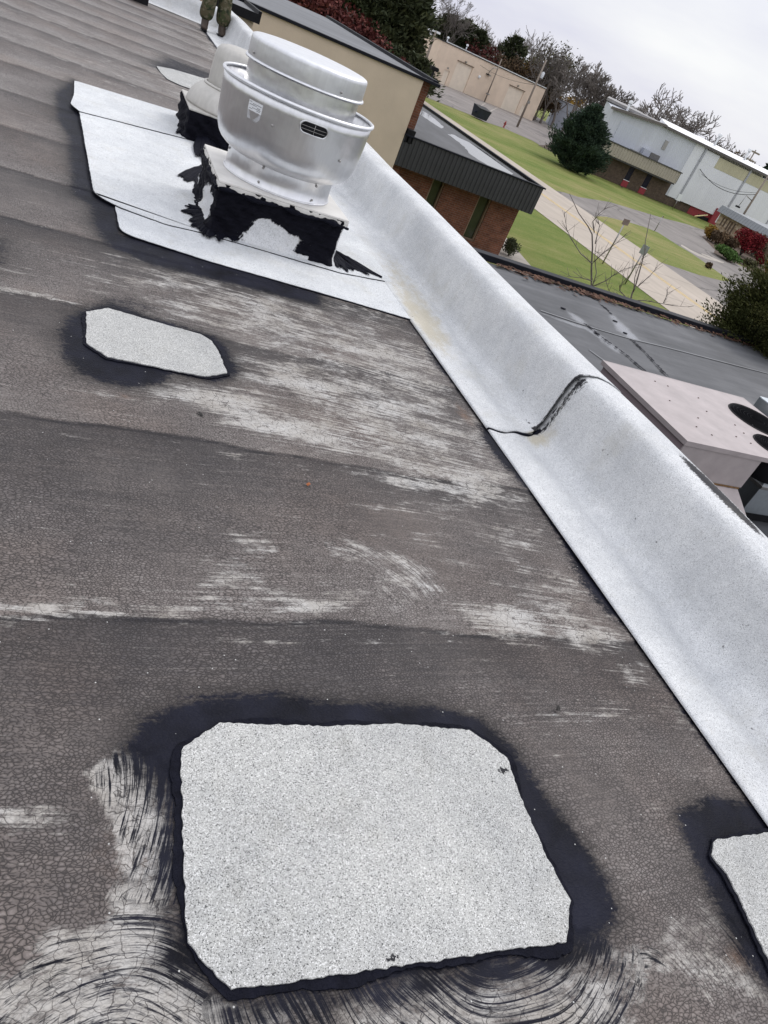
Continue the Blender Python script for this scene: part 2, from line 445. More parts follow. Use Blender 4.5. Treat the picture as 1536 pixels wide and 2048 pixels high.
def axis(segs):
    out = [segs[0][0]]
    for a, b, d in segs:
        n = max(1, int(round((b - a) / d)))
        out += list(a + (b - a) * (np.arange(1, n + 1) / n))
    return np.array(out)
gx = axis([(-14, -2, .8), (-2, -.35, .08), (-.35, 2.34, .0125)])
gy = axis([(-3, .2, .2), (.2, 2.6, .012), (2.6, 5.8, .02), (5.8, 18.72, .055)])
GX, GY = np.meshgrid(gx, gy)
X, Y = GX.ravel(), GY.ravel()
wob = lambda x, y: .012 * np.sin(3.1 * x + 1.3 * y) + .008 * np.sin(7.7 * x - 2.1 * y) + .005 * np.sin(17 * x + 5 * y)
Z = .006 * np.sin(1.7 * X + .6 * Y) * np.sin(.9 * Y) + .003 * np.sin(5 * X) * np.sin(4 * Y)
tone = np.full(X.shape, .60)
Yw = Y + wob(X, Y)
for s in seams:
    d = Yw - s
    tone -= np.where(d < 0, (.34 if s < 4 else .48) * np.exp(d / .30), 0)
    tone += np.where(d > 0, .10 * np.exp(-d / .2), 0)
    Z += np.where(d > 0, .005 * np.exp(-d / .35), 0)
    tone -= .45 * np.exp(-(d / .007) ** 2) * (1 if s < 5 else 0)
tone -= .16 * np.exp(-((X - .25) / .5) ** 2 - ((Y - 2.05) / .5) ** 2) + .10 * np.exp(-((X - 1.0) / .9) ** 2 - ((Y - 1.25) / .16) ** 2) + .10 * np.exp(-((X - .2) / .3) ** 2 - ((Y - 1.0) / .3) ** 2)
tone += .20 * np.clip((Y - 4.5) / 4, 0, 1)  # lighter with distance, the far roof's sheen put into the colour
tar = np.zeros(X.shape)
for poly, w, amt in tars:
    tar = np.maximum(tar, amt * soft(poly_sd(X, Y, poly), w))
fade = np.zeros(X.shape)
for poly, w, amt in tars:
    fade = np.maximum(fade, min(1, amt * 1.05) * np.exp(-np.clip(poly_sd(X, Y, poly) + .01, 0, 9) / (w * 1.15)))
near_edge = np.exp(-np.clip(2.31 - X, 0, 9) / .075) * (.55 + .30 * np.sin(2.3 * Y + 1) * np.sin(5.1 * Y)) + .75 * np.exp(-np.clip(2.31 - X, 0, 9) / .012)
near_edge += .5 * np.exp(-((X - 2.28) / .09) ** 2) * (np.exp(-((Y - 2.85) / .25) ** 2) + np.exp(-((Y - 1.75) / .22) ** 2) + .7 * np.exp(-((Y - 3.9) / .3) ** 2) + np.exp(-((Y - 17) / 1.2) ** 2))
tar = np.maximum(tar, np.clip(near_edge, 0, 1) * (Y < 19))
fade = np.maximum(fade, .75 * np.exp(-np.clip(2.31 - X, 0, 9) / .10) * (.55 + .45 * np.sin(1.9 * Y + .5) * np.sin(4.3 * Y)))
wear = np.zeros(X.shape)
for (cx, cy), rx, ry, w in wears:
    q = ((X - cx) / rx) ** 2 + ((Yw - cy) / ry) ** 2
    wear = np.maximum(wear, w * np.exp(-.7 * q))
rust = np.zeros(X.shape)
for (cx, cy), rx, ry, w in rusts:
    rust = np.maximum(rust, w * np.exp(-.7 * (((X - cx) / rx) ** 2 + ((Y - cy) / ry) ** 2)))
su, sv = X + 0 * Y, Y + .05 * np.sin(2.2 * X + .7 * Y) + .03 * X
stroke = np.zeros(X.shape)
for poly, (cx, cy), blk, wr, w in strokes:
    m = soft(poly_sd(X, Y, poly) + .35 * w * np.sin(40 * X + 27 * Y), w)
    r_ = np.hypot(X - cx, Y - cy) + .007 * np.sin(9 * X + 4 * Y + cx) + .005 * np.sin(23 * X - 15 * Y) + .012 * np.sin(5 * Y - 3 * X)
    th = np.arctan2(Y - cy, X - cx) * .5
    on = m > .02
    su, sv = np.where(on, th * 2.2 + 3 + .4 * np.sin(7 * X + 5 * Y), su), np.where(on, r_ * 1.45 + 7, sv)
    tar = np.where(on, np.maximum(tar, np.minimum(tar, .3) + blk * m), tar)
    wear = np.maximum(wear, wr * m)
    stroke = np.maximum(stroke, m * (1 if blk > .1 else .1))
uv = np.stack([su, sv, np.zeros_like(su)], 1)
V = np.stack([X, Y, Z], 1)
nx, ny = len(gx), len(gy)
ii = (np.arange(ny - 1)[:, None] * nx + np.arange(nx - 1)[None]).ravel()
F = np.stack([ii, ii + 1, ii + nx + 1, ii + nx], 1)

n = NT('aged_roof_coating')
wv = n.vadd(n.obj, n.vscale(n.noise(9, 2, 0.5, col=True), 0.035))
wv = n.scale(wv, (0.72, 1.0, 1.0))
ea = n.voro(124, 'DISTANCE_TO_EDGE', wv)
eb = n.voro(104, 'DISTANCE_TO_EDGE', n.scale(n.vadd(n.obj, n.vscale(n.noise(20, 3, 0.6, col=True), 0.03)), (0.6, 1.1, 1)))
sel = n.step(n.noise(2.3, 3, 0.6), 0.46, 0.54)
e1 = n.math('ADD', n.math('MULTIPLY', ea, n.math('SUBTRACT', 1.0, sel)), n.math('MULTIPLY', eb, sel))
e2 = n.voro(34, 'DISTANCE_TO_EDGE', n.scale(n.vadd(n.obj, n.vscale(n.noise(14, 3, 0.6, col=True), 0.05)), (0.8, 1, 1)))
cellrnd = n.xyz(n.voro(124, 'F1', wv, 'Color'))[0]
crackle = n.step(n.noise(1.7, 3, 0.5), 0.22, 0.52)
g1 = n.step(e1, 0.015, 0.12)
pil = n.step(e1, 0.05, 0.42)
g2 = n.step(e2, 0.004, 0.035)
uvv = n.attr('suv', 'Vector')
streak = n.noise(1.0, 7, 0.62, n.scale(uvv, (1.7, 78, 1)))
streak2 = n.noise(1.0, 6, 0.6, n.scale(uvv, (5, 210, 1)))
st = n.math('ADD', n.math('MULTIPLY', streak, 0.65), n.math('MULTIPLY', streak2, 0.35))
tn = n.math('ADD', n.attr('tone'), n.math('MULTIPLY', n.math('SUBTRACT', n.noise(2.6, 7, 0.62), 0.5), 0.62))
tn = n.math('ADD', tn, n.math('MULTIPLY', n.math('SUBTRACT', st, 0.5), 0.75))
tn = n.math('ADD', tn, n.math('MULTIPLY', n.math('SUBTRACT', cellrnd, 0.5), 0.10))
base = n.ramp(tn, [(0.0, (0.032, 0.030, 0.032)), (0.3, (0.076, 0.068, 0.066)), (0.6, (0.146, 0.128, 0.119)), (1.0, (0.285, 0.265, 0.25))])
warm = n.noise(1.1, 4, 0.6)
base = n.mix(n.step(warm, 0.42, 0.7), base, n.mix(1.0, base, (1.05, 0.985, 0.94), 'MULTIPLY'))
base = n.mix(n.math('MULTIPLY', pil, n.math('MULTIPLY', crackle, 0.62)), base, n.mix(1.0, base, (1.75, 1.78, 1.85), 'MULTIPLY'))  # raised cell centres painted lighter to stand for their sheen
crk = n.math('MULTIPLY', n.math('SUBTRACT', 1.0, g1), n.math('ADD', n.math('MULTIPLY', crackle, 0.48), 0.32))
base = n.mix(crk, base, (0.030, 0.027, 0.027))
s = n.math('ADD', n.math('MULTIPLY', n.attr('wear'), 0.95), n.math('MULTIPLY', n.math('SUBTRACT', st, 0.5), 2.3))
s = n.math('ADD', s, n.math('MULTIPLY', n.math('SUBTRACT', n.noise(7, 7, 0.72, n.scale(n.obj, (.55, 1.2, 1))), 0.5), 2.2))
s = n.math('ADD', s, n.math('MULTIPLY', n.math('SUBTRACT', n.noise(34, 6, 0.75, n.scale(n.obj, (.6, 1.2, 1))), 0.5), 1.3))
wm = n.math('MULTIPLY', n.step(s, 0.34, 0.9), 0.88)
lt = n.ramp(n.noise(4, 6, 0.7), [(0.3, (0.33, 0.30, 0.26)), (0.5, (0.46, 0.44, 0.41)), (0.72, (0.58, 0.575, 0.56))])
lt = n.mix(n.math('MULTIPLY', n.math('SUBTRACT', 1.0, g2), 0.85), lt, (0.05, 0.045, 0.042))
lt = n.mix(n.math('MULTIPLY', crk, 0.25), lt, (0.06, 0.055, 0.05))
col = n.mix(wm, base, lt)
ru = n.step(n.math('ADD', n.attr('rust'), n.math('MULTIPLY', n.math('SUBTRACT', n.noise(16, 6, 0.7), 0.5), 0.6)), 0.25, 0.9)
col = n.mix(n.math('MULTIPLY', ru, 0.6), col, (0.36, 0.19, 0.10))
t = n.math('ADD', n.attr('tar'), n.math('MULTIPLY', n.math('SUBTRACT', n.noise(24, 7, 0.7, n.scale(n.obj, (.6, 1.3, 1))), 0.5), 0.75))
t = n.math('ADD', t, n.math('MULTIPLY', n.math('MULTIPLY', n.math('SUBTRACT', st, 0.5), n.attr('stroke')), 2.5))
t = n.math('SUBTRACT', t, n.math('MULTIPLY', n.math('MULTIPLY', n.math('SUBTRACT', 1.0, n.attr('stroke')), n.math('SUBTRACT', cellrnd, 0.5)), 0.22))
t = n.math('ADD', t, n.math('MULTIPLY', n.math('SUBTRACT', st, 0.5), 0.9))
tm = n.step(t, 0.28, 0.68)
tcol = n.ramp(n.noise(6, 5, 0.6), [(0.3, (0.006, 0.0062, 0.009)), (0.7, (0.016, 0.017, 0.028))])
fade_m = n.step(n.math('ADD', n.attr('fade'), n.math('MULTIPLY', n.math('SUBTRACT', n.noise(11, 8, 0.78, n.scale(n.obj, (.5, 1.4, 1))), 0.5), 1.1)), 0.16, 1.0)
col = n.mix(n.math('MULTIPLY', fade_m, 0.68), col, (0.024, 0.021, 0.020))
col = n.mix(tm, col, tcol)
spk = n.math('MULTIPLY', n.math('LESS_THAN', n.voro(62, 'F1'), 0.13), n.math('GREATER_THAN', n.xyz(n.voro(62, 'F1', out='Color'))[1], 0.972))
col = n.mix(n.math('MULTIPLY', spk, 0.8), col, (0.6, 0.6, 0.58))
hh = n.math('ADD', n.math('MULTIPLY', pil, n.math('MULTIPLY', crackle, 0.8)), n.math('MULTIPLY', g1, 0.4))
hh = n.math('MULTIPLY', hh, n.math('SUBTRACT', 1.0, n.math('MULTIPLY', wm, 0.75)))
hh = n.math('ADD', n.math('MULTIPLY', hh, n.math('SUBTRACT', 1.0, n.math('MULTIPLY', tm, 0.7))), n.math('MULTIPLY', st, 0.7))
hh = n.math('ADD', hh, n.math('MULTIPLY', n.noise(180, 3, 0.6), 0.5))
n.bump(hh, 0.55, 0.006)
roof_mat = n.done(col, n.mix(tm, (0.56, 0.56, 0.56), (0.5, 0.5, 0.5)), 0, n.mix(tm, (0.2, 0.2, 0.2), (0.07, 0.07, 0.07)))
roof = np_mesh('roof_deck', V, F, roof_mat, None, True, {'tar': ('FLOAT', tar), 'fade': ('FLOAT', fade), 'wear': ('FLOAT', wear), 'tone': ('FLOAT', tone), 'rust': ('FLOAT', rust), 'stroke': ('FLOAT', stroke), 'suv': ('FLOAT_VECTOR', uv)})
tag(roof, 'cracked grey brown coated flat roof in the foreground', kind='structure')

# ---------------------------------------------------------------- loose granulated patches on the roof
def densify(poly, step, jit):
    out = []
    for i in range(len(poly)):
        a, b = Vector(poly[i]), Vector(poly[(i + 1) % len(poly)])
        k = max(1, int((b - a).length / step))
        nrm = Vector((-(b - a).y, (b - a).x)).normalized() if (b - a).length > 0 else Vector((0, 0))
        for j in range(k):
            q = a.lerp(b, j / k) + nrm * rnd.uniform(-jit, jit)
            out.append((q.x, q.y))
    return out

def offset_poly(poly, d, jit=0.0, lo=0.3):
    n_ = len(poly)
    area = sum(poly[i][0] * poly[(i + 1) % n_][1] - poly[(i + 1) % n_][0] * poly[i][1] for i in range(n_))
    sg = 1 if area > 0 else -1
    out = []
    ph = rnd.uniform(0, 9)
    for i in range(n_):
        a, b = Vector(poly[i - 1]), Vector(poly[(i + 1) % n_])
        t = (b - a).normalized() if (b - a).length > 1e-9 else Vector((1, 0))
        k = d * (lo + (1 - lo) * (0.5 + 0.5 * math.sin(ph + i * .21) * math.sin(i * .083 + ph * 2))) + rnd.uniform(-jit, jit)
        out.append((poly[i][0] + t.y * sg * k, poly[i][1] - t.x * sg * k))
    return out

def slab(name, poly, z0, z1, m, parent=None, step=.015, jit=.0012, attrs=None):
    return MB().prism(densify(poly, step, jit), z0, z1).build(name, m, parent)

def patch(label, poly, bead, cat='roof patch', step=.012, z=.004, bump=.0):
    t = thing('roof_patch', label, cat, (0, 0, 0), 0, 'granulated patches on the cracked roof')
    d = densify(poly, step, .0028)
    MB().prism(d, z, z + .008).build('patch_sheet', M['patch'], t)
    o = offset_poly(d, bead, .0012, .12)
    MB().prism(o, z - .002, z + .0035).build('tar_bead', M['tar'], t)
    return t
pt = patch('large pale speckled roof patch with clipped corners in the foreground', big_patch, .028)
patch('small elongated pale roof patch with black tar on its left side', mid_patch, .022, step=.02)
patch('pale roof patch running off the right edge beside the white flashing', right_patch, .02)
patch('thin pale tapered roof patch behind the mushroom exhaust fan', far_patch, .012, step=.05)

def tar_blob(poly, z, h, name, parent, m=None, fr=.05):
    """a smeared tar splat: an irregular mound with a ragged brushed edge"""
    d = densify(poly, .02, .008)
    c = Vector((sum(p[0] for p in d) / len(d), sum(p[1] for p in d) / len(d)))
    ring = []
    for i, p in enumerate(d):
        q = Vector(p)
        k = rnd.choice([0, 0, .3, .6, 1.0]) * fr * rnd.uniform(.4, 1)
        ring.append(q + (q - c).normalized() * k)
    mb = MB()
    rings = [(1.0, 0), (.93, h * .7), (.7, h), (.35, h * .9)]
    vs, fs = [], []
    nn = len(ring)
    for s_, hz in rings:
        for q in ring:
            p = c + (q - c) * s_
            vs.append((p.x, p.y, z + hz * rnd.uniform(.55, 1.2)))
    for r_ in range(len(rings) - 1):
        for i in range(nn):
            j = (i + 1) % nn
            fs.append((r_ * nn + i, r_ * nn + j, (r_ + 1) * nn + j, (r_ + 1) * nn + i))
    fs.append(tuple((len(rings) - 1) * nn + i for i in range(nn)))
    mb.add(vs, fs, False)
    return mb.build(name, m or M['tar'], parent)

# ---------------------------------------------------------------- low parapet under white granulated membrane
prof = [(2.295, .002), (2.30, .009), (2.40, .012), (2.50, .016), (2.57, .019), (2.62, .026), (2.652, .044), (2.672, .085), (2.684, .15), (2.694, .21), (2.703, .27), (2.713, .33), (2.726, .378), (2.746, .410), (2.78, .426), (2.84, .430), (2.90, .424), (2.96, .412), (3.00, .396), (3.02, .375), (3.032, .33), (3.038, .25), (3.042, .05), (3.042, -1.45)]
def resample(pr, step):
    out = []
    for a, b in zip(pr[:-1], pr[1:]):
        k = max(1, int(math.hypot(b[0] - a[0], b[1] - a[1]) / step)) if b[1] > -.1 else 3
        out += [(a[0] + (b[0] - a[0]) * j / k, a[1] + (b[1] - a[1]) * j / k) for j in range(k)]
    return np.array(out + [pr[-1]])
P0 = resample(prof, .016)
wall = thing('parapet_wall', 'low parapet wall wrapped in white granulated membrane along the roof edge', 'parapet wall', (0, 0, 0))
def membrane(y0, y1, lift, edge0, edge1):
    ys = axis([(y0, y1, .03)]) if y1 - y0 < 5 else axis([(y0, min(y0 + 4, y1), .03), (min(y0 + 4, y1), y1, .07)])
    V, st, gr, ta = [], [], [], []
    k = len(P0)
    px, pz = P0[:, 0], P0[:, 1]
    tx, tz = np.gradient(px), np.gradient(pz)
    L = np.hypot(tx, tz) + 1e-9
    nx_, nz_ = -tz / L, tx / L
    hgt = np.clip(pz / .44, 0, 1)
    for y in ys:
        e = .018 * np.sin(9 * px + 2) + .012 * np.sin(31 * px)
        yy = y + (e if (edge0 and y == ys[0]) else 0)
        w1 = .016 * math.sin(1.15 * y + .4) + .010 * math.sin(2.9 * y + 1.7) + .004 * math.sin(7.3 * y)
        w2 = .5 * math.sin(.83 * y) + .5 * math.sin(2.1 * y + 2)
        dx = w1 * hgt * (1 - .6 * (px > 2.9))
        wr = .011 * np.sin(26 * (px + .05 * w2) + 4 * w2 + 3 * np.sin(1.9 * y)) * np.exp(-((px - 2.6) / .1) ** 2)
        lf = lift if px.min() > 0 else lift
        bow = lift + wr + .006 * np.sin(3 * y + 8 * px) * np.exp(-((px - 2.6) / .12) ** 2)
        if edge0: bow = bow + .020 * math.exp(-(y - y0) / .09) * np.exp(-((px - 2.66) / .16) ** 2)
        V.append(np.stack([px + nx_ * bow + dx, np.full(k, y) + (yy - y), pz + nz_ * bow + .010 * hgt * w2 * (px < 3.03)], 1))
        yv = np.full(k, y)
        s_ = 1.0 * np.exp(-((px - 2.40) / .13) ** 2 - ((yv - 4.35) / .5) ** 2) + .8 * np.exp(-((px - 2.5) / .15) ** 2 - ((yv - 5.2) / .8) ** 2) + .25 * np.exp(-((px - 2.35) / .06) ** 2) * (.5 + .5 * np.sin(1.7 * yv))
        if y < 3.08: s_ = s_ + 1.0 * np.exp(-((px - 2.60) / .08) ** 2 - ((yv - 2.98) / .10) ** 2) + .45 * np.exp(-((yv - 3.02) / .05) ** 2) * (px < 2.7)
        g_ = .30 * np.exp(-((px - 2.63 - .03 * np.sin(1.7 * yv)) / .035) ** 2) * (.55 + .45 * np.sin(2.2 * yv + 1)) + .16 * np.exp(-((px - 2.71) / .05) ** 2) + .14 * np.exp(-((px - 2.45) / .1) ** 2) * (.5 + .5 * np.sin(1.3 * yv))  # grime, with the shade of creases and steep face painted in
        g_ = g_ + .35 * np.exp(-((px - 2.66) / .05) ** 2 - ((yv - 3.3) / .12) ** 2)
        t_ = np.zeros(k)
        if y < 3.1:
            d = 3.06 - yv
            t_ = np.maximum(t_, .8 * np.exp(-(d / .012) ** 2))
            t_ = np.maximum(t_, .70 * np.exp(-(np.clip(d, 0, 1) / .09) ** 2) * np.exp(-((px - 2.735) / .04) ** 2))
            t_ = np.maximum(t_, 1.0 * np.exp(-((px - 2.895) / .075) ** 2) * soft(abs(yv - 2.05 + .25 * (2.95 - px)) - .30, .22) * (px < 3.2))
            t_ = np.maximum(t_, .66 * np.exp(-(np.clip(d, 0, 1) / .03) ** 2) * (px > 2.6) * (px < 2.72))
        t_ = np.maximum(t_, .9 * (px > 3.03) * (pz < .37))
        t_ = np.maximum(t_, .48 * np.exp(-((px - 3.03) / .02) ** 2))
        if y > 3.0:
            t_ = np.maximum(t_, .66 * np.exp(-((px - 2.62) / .018) ** 2 - ((yv - 3.14) / .025) ** 2))
        st.append(s_); gr.append(g_); ta.append(t_)
    V = np.concatenate(V)
    a, b = len(ys), k
    i0 = (np.arange(a - 1)[:, None] * b + np.arange(b - 1)[None]).ravel()
    Fq = np.stack([i0, i0 + 1, i0 + b + 1, i0 + b], 1)[:, ::-1]
    o = np_mesh('membrane_sheet', V, Fq, M['granule'], wall, True, {'stain': ('FLOAT', np.concatenate(st)), 'grime_shade': ('FLOAT', np.concatenate(gr)), 'tar': ('FLOAT', np.concatenate(ta))})
    md = o.modifiers.new('thick', 'SOLIDIFY')
    md.thickness = .004
    md.offset = -1
    return o
o = membrane(-2.5, 3.12, .004, False, False)
o['label'] = 'near sheet of white membrane with black tar along its lap'
o = membrane(3.05, 14.75, .010, True, False)
o['label'] = 'long middle sheet of white membrane with brown stains'
o = membrane(14.7, 19.3, .004, False, False)
o['label'] = 'far sheet of white membrane behind the person'
# dark tar line under the lap between the two sheets, swelling at the bends
lap = [(p[0] - .006, 3.045 + .018 * math.sin(9 * p[0] + 2) + .012 * math.sin(31 * p[0]), p[1] + .006) for p in P0 if p[1] > -.02 and p[0] < 3.032]
rad = [.004 + .0035 * abs(math.sin(13 * p[0])) + (.011 if abs(p[0] - 2.63) < .025 else 0) + (.005 if 2.68 < p[0] < 2.76 else 0) for p in lap]
MB().tube(lap, rad, 7).build('tar_bead', M['tar'], wall)
MB().box((3.0, -2.5, -1.44), (3.04, 19.3, .0)).build('wall_core', M['black'], wall)

# upstand closing the far end of the roof
ep = [(18.55, .006), (18.62, .012), (18.70, .04), (18.76, .14), (18.80, .26), (18.85, .35), (18.93, .39), (19.1, .39), (19.13, .34), (19.13, -4.2)]
exs = axis([(-14, 2.66, .12)])
V = np.array([(x, y + .02 * math.sin(2 * x), z + .012 * math.sin(1.3 * x) * (z > .1)) for x in exs for y, z in ep])
b = len(ep)
i0 = (np.arange(len(exs) - 1)[:, None] * b + np.arange(b - 1)[None]).ravel()
z0 = np.zeros(len(V))
ew = np_mesh('parapet_wall', V, np.stack([i0, i0 + 1, i0 + b + 1, i0 + b], 1)[:, ::-1], M['granule'], None, True, {'stain': ('FLOAT', .35 * np.abs(np.sin(V[:, 0] * 3))), 'grime_shade': ('FLOAT', .35 * np.abs(np.sin(V[:, 0] * 2.1 + 1))), 'tar': ('FLOAT', z0)})
tag(ew, 'white dirt streaked upstand across the far end of the roof', 'parapet wall')

# ---------------------------------------------------------------- white flashing sheets round the fans
def sheet(label, poly, z, th=.005):
    d = densify(poly, .03, .002)
    o = MB().prism(d, z, z + th).build('flashing_sheet', M['sheet'], None)
    MB().prism(offset_poly(d, .011, .002, .25), z - .003, z + .002).build('tar_bead', M['tar'], o)
    return tag(o, label, 'flashing sheet', 'white membrane sheets around the exhaust fans')
def rounded(poly, rads, k=5):
    out = []
    for i, p in enumerate(poly):
        r_ = rads[i]
        if r_ <= 0:
            out.append(p)
            continue
        a, b, c = Vector(poly[i - 1]), Vector(p), Vector(poly[(i + 1) % len(poly)])
        p0, p1 = b + (a - b).normalized() * r_, b + (c - b).normalized() * r_
        for j in range(k + 1):
            t_ = j / k
            q = p0.lerp(b, t_).lerp(b.lerp(p1, t_), t_)
            out.append((q.x, q.y))
    return out
shC = rounded([(0.338, 5.102), (0.361, 4.622), (0.894, 4.531), (1.625, 4.49), (2.364, 4.427)] + [(2.37, 5.25), (.5, 5.3)], [.02, .1, 0, 0, .02, 0, 0])
shB = rounded([(0.092, 7.286), (0.208, 5.232), (0.286, 5.085)] + [(0.65, 4.985), (0.985, 5.033)] + [(1.02, 5.02), (1.9, 4.99)] + [(2.431, 5.115)] + [(2.36, 6.8), (2.3, 7.6), (.12, 7.6)], [0, .06, .15, 0, 0, 0, 0, .1, 0, 0, 0])
shA = rounded([(0.031, 8.404), (0.038, 7.811), (0.018, 7.411), (0.092, 7.251), (1.126, 7.596)] + [(2.2, 7.05), (2.28, 8.9), (.9, 8.6)], [.03, .02, .06, 0, 0, 0, 0, 0])
sheet('lowest white sheet in front of the tarred fan curb', shC, .013)
sheet('middle white sheet under the big silver fan', shB, .020)
sheet('uppermost white strip left of the mushroom fan', shA, .027)
for q in (shC, shB, shA): pass
# small debris
def leaf(label, p, r_, col, rot):
    n_ = 9
    pts = [(p[0] + math.cos(rot) * r_ * math.cos(a) * 1.0 - math.sin(rot) * r_ * .5 * math.sin(a) * (1 + .3 * math.sin(3 * a)), p[1] + math.sin(rot) * r_ * math.cos(a) + math.cos(rot) * r_ * .5 * math.sin(a)) for a in [2 * math.pi * i / n_ for i in range(n_)]]
    vs = [(x, y, .006 + .008 * abs(math.sin(i * 2.1))) for i, (x, y) in enumerate(pts)] + [(p[0], p[1], .014)]
    o = MB().add(vs, [(i, (i + 1) % n_, n_) for i in range(n_)]).build('fallen_leaf', plain('leaf_litter', col, .7), None)
    tag(o, label, 'leaf', 'dead leaves on the roof')
leaf('small orange leaf lying on the dark cracked roof', [(1.036, 2.277)][0], .014, (.32, .10, .03), .5)
leaf('curled black leaf on the roof right of the big patch', [(1.685, 1.161)][0], .016, (.02, .018, .016), 1.2)
leaf('tiny dark leaf on the pale streaks below the small patch', [(0.639, 2.687)][0], .018, (.02, .018, .016), 2.2)
# ---------------------------------------------------------------- the two roof fans
def arc_tube(mb, r_, z, rad, n=72, c=(0, 0)):
    prof_ = [(r_ + rad * math.cos(a), z + rad * math.sin(a)) for a in [2 * math.pi * i / 8 for i in range(9)]]
    return mb.lathe(prof_, n, (c[0], c[1], 0))

def tar_front(name, m_sheet):
    n = NT(name)
    x, y, z = n.xyz(n.obj)[0], n.xyz(n.obj)[1], n.xyz(n.obj)[2]
    t = n.math('ADD', n.attr('tar'), n.math('MULTIPLY', n.math('SUBTRACT', n.noise(17, 9, 0.8, n.scale(n.obj, (1.2, 1.2, .8)), 1.8), 0.5), 1.5))
    m = n.step(t, 0.46, 0.52)
    cell = n.xyz(n.voro(220, 'F1', out='Color'))[0]
    colw = n.ramp(cell, [(0, (0.42, 0.425, 0.43)), (0.25, (0.58, 0.585, 0.59)), (1, (0.68, 0.69, 0.70))])
    colw = n.mix(n.math('MULTIPLY', n.step(n.noise(5, 5, 0.6), 0.5, 0.8), 0.45), colw, (0.5, 0.46, 0.36))
    st = n.noise(14, 6, 0.7, n.scale(n.obj, (0.7, 0.7, 4)))
    n.bump(n.math('ADD', n.math('MULTIPLY', n.math('MULTIPLY', st, m), 1.6), n.math('MULTIPLY', m, 0.7)), 0.9, 0.02)
    return n.done(n.mix(m, colw, n.ramp(st, [(0.3, (0.005, 0.005, 0.008)), (0.7, (0.012, 0.012, 0.019))])), n.mix(m, (0.7, 0.7, 0.7), (0.62, 0.62, 0.62)), 0, 0.06)
M['curb'] = tar_front('tarred_curb', None)

def curb_mesh(x0, x1, y0, y1, h, flare, tar_fn, parent, wrap=True):
    """square curb with flared foot, the tar amount given per point"""
    pts, ta = [], []
    per = []
    st = .02
    for (ax, ay), (bx, by), side in (((x0, y0), (x1, y0), 0), ((x1, y0), (x1, y1), 1), ((x1, y1), (x0, y1), 2), ((x0, y1), (x0, y0), 3)):
        k = int(max(abs(bx - ax), abs(by - ay)) / st)
        per += [(ax + (bx - ax) * j / k, ay + (by - ay) * j / k, side, j / k) for j in range(k)]
    cx, cy = (x0 + x1) / 2, (y0 + y1) / 2
    zs = [0] + list(np.linspace(.01, h, 16))
    for z in zs:
        f = flare * max(0, 1 - z / .12) ** 2
        for x, y, side, u in per:
            dx = -1 if side == 3 else 1 if side == 1 else 0
            dy = -1 if side == 0 else 1 if side == 2 else 0
            tv_ = tar_fn(side, u, z / h)
            j = (.003 + .006 * tv_) * (math.sin(31 * x + 17 * y + 60 * z) + .8 * math.sin(53 * (x - y) + 43 * z) + .6 * math.sin(97 * (x + y) - 71 * z)) + .010 * tv_
            pts.append((x + dx * (f + j), y + dy * (f + j), z))
            ta.append(tar_fn(side, u, z / h))
    n_ = len(per)
    fs = [(r_ * n_ + i, r_ * n_ + (i + 1) % n_, (r_ + 1) * n_ + (i + 1) % n_, (r_ + 1) * n_ + i) for r_ in range(len(zs) - 1) for i in range(n_)]
    return np_mesh('curb', pts, fs, M['curb'], parent, True, {'tar': ('FLOAT', ta)})

def bump1(x, c, w): return math.exp(-((x - c) / w) ** 2)
def tar1(side, u, v):
    w = .045 * math.sin(8 * u + 2.2) + .03 * math.sin(19 * u + 1 + 3 * v) + .015 * math.sin(41 * u - 9 * v)
    if side == 0:      # front: black along the top and down both ends, a pale hollow between, black again where it meets the sheet
        hollow = soft(np.array(abs(u - .49 - .10 * v) - .235 + w), .09) * soft(np.array(v - .54 + .18 * (u - .4) + w), .12)
        t = 1 - hollow
        if .33 < u < .80 and v < .15: t = 0
        return float(np.clip(t, 0, 1))
    if side == 3:
        return float(max(soft(np.array(.6 - v + w), .2), bump1(u, .98, .12), bump1(u, .2, .22) * .95))
    return float(soft(np.array(.85 - v), .15))
fan = thing('exhaust_fan', 'large silver upblast exhaust fan on a tar smeared square curb', 'exhaust fan', (1.41, 5.52, 0))
curb_mesh(-.46, .44, -.42, .44, .352, .05, tar1, fan)
pb = MB().box((-.475, -.435, .352), (.46, .455, .366), .003)
pb.box((-.475, -.437, .322), (.46, -.4345, .3515)).box((-.4775, -.435, .322), (-.475, .455, .3515)).box((.46, -.435, .322), (.4625, .455, .3515))
pb.build('base_plate', M['white_metal'], fan)
for side_ in (0, 3):
    pts_ = [(-.47 + .94 * t, -.447, .318 + .006 * math.sin(17 * t)) if side_ == 0 else (-.483, -.43 + .88 * t, .316 + .006 * math.sin(13 * t)) for t in np.linspace(0, 1, 60)]
    MB().tube(pts_, [max(.004, .012 + .009 * math.sin(31 * t + side_) * math.sin(9 * t) + rnd.uniform(-.003, .004)) for t in np.linspace(0, 1, 60)], 7).build('tar_bead', M['tar'], fan)
MB().lathe([(.392, .3665), (.392, .370), (.382, .374), (.381, .44), (.383, .512), (.388, .520)], 96).build('neck', M['alu'], fan)
arc_tube(MB(), .388, .372, .006).build('neck_bead', M['alu'], fan)
bowl = MB().lathe([(.384, .512), (.388, .517), (.396, .519), (.425, .530), (.455, .552), (.478, .582), (.493, .62), (.502, .66), (.508, .70), (.513, .78), (.519, .88), (.524, .945), (.520, .945), (.509, .80), (.50, .68), (.47, .60), (.42, .56), (.30, .55)], 128).build('bowl', M['alu'], fan)
arc_tube(MB(), .525, .950, .0125, 128).build('rim', M['alu_white'], fan)
MB().lathe([(.385, .55), (.386, .8), (.388, 1.062)], 112).build('motor_drum', M['alu'], fan)
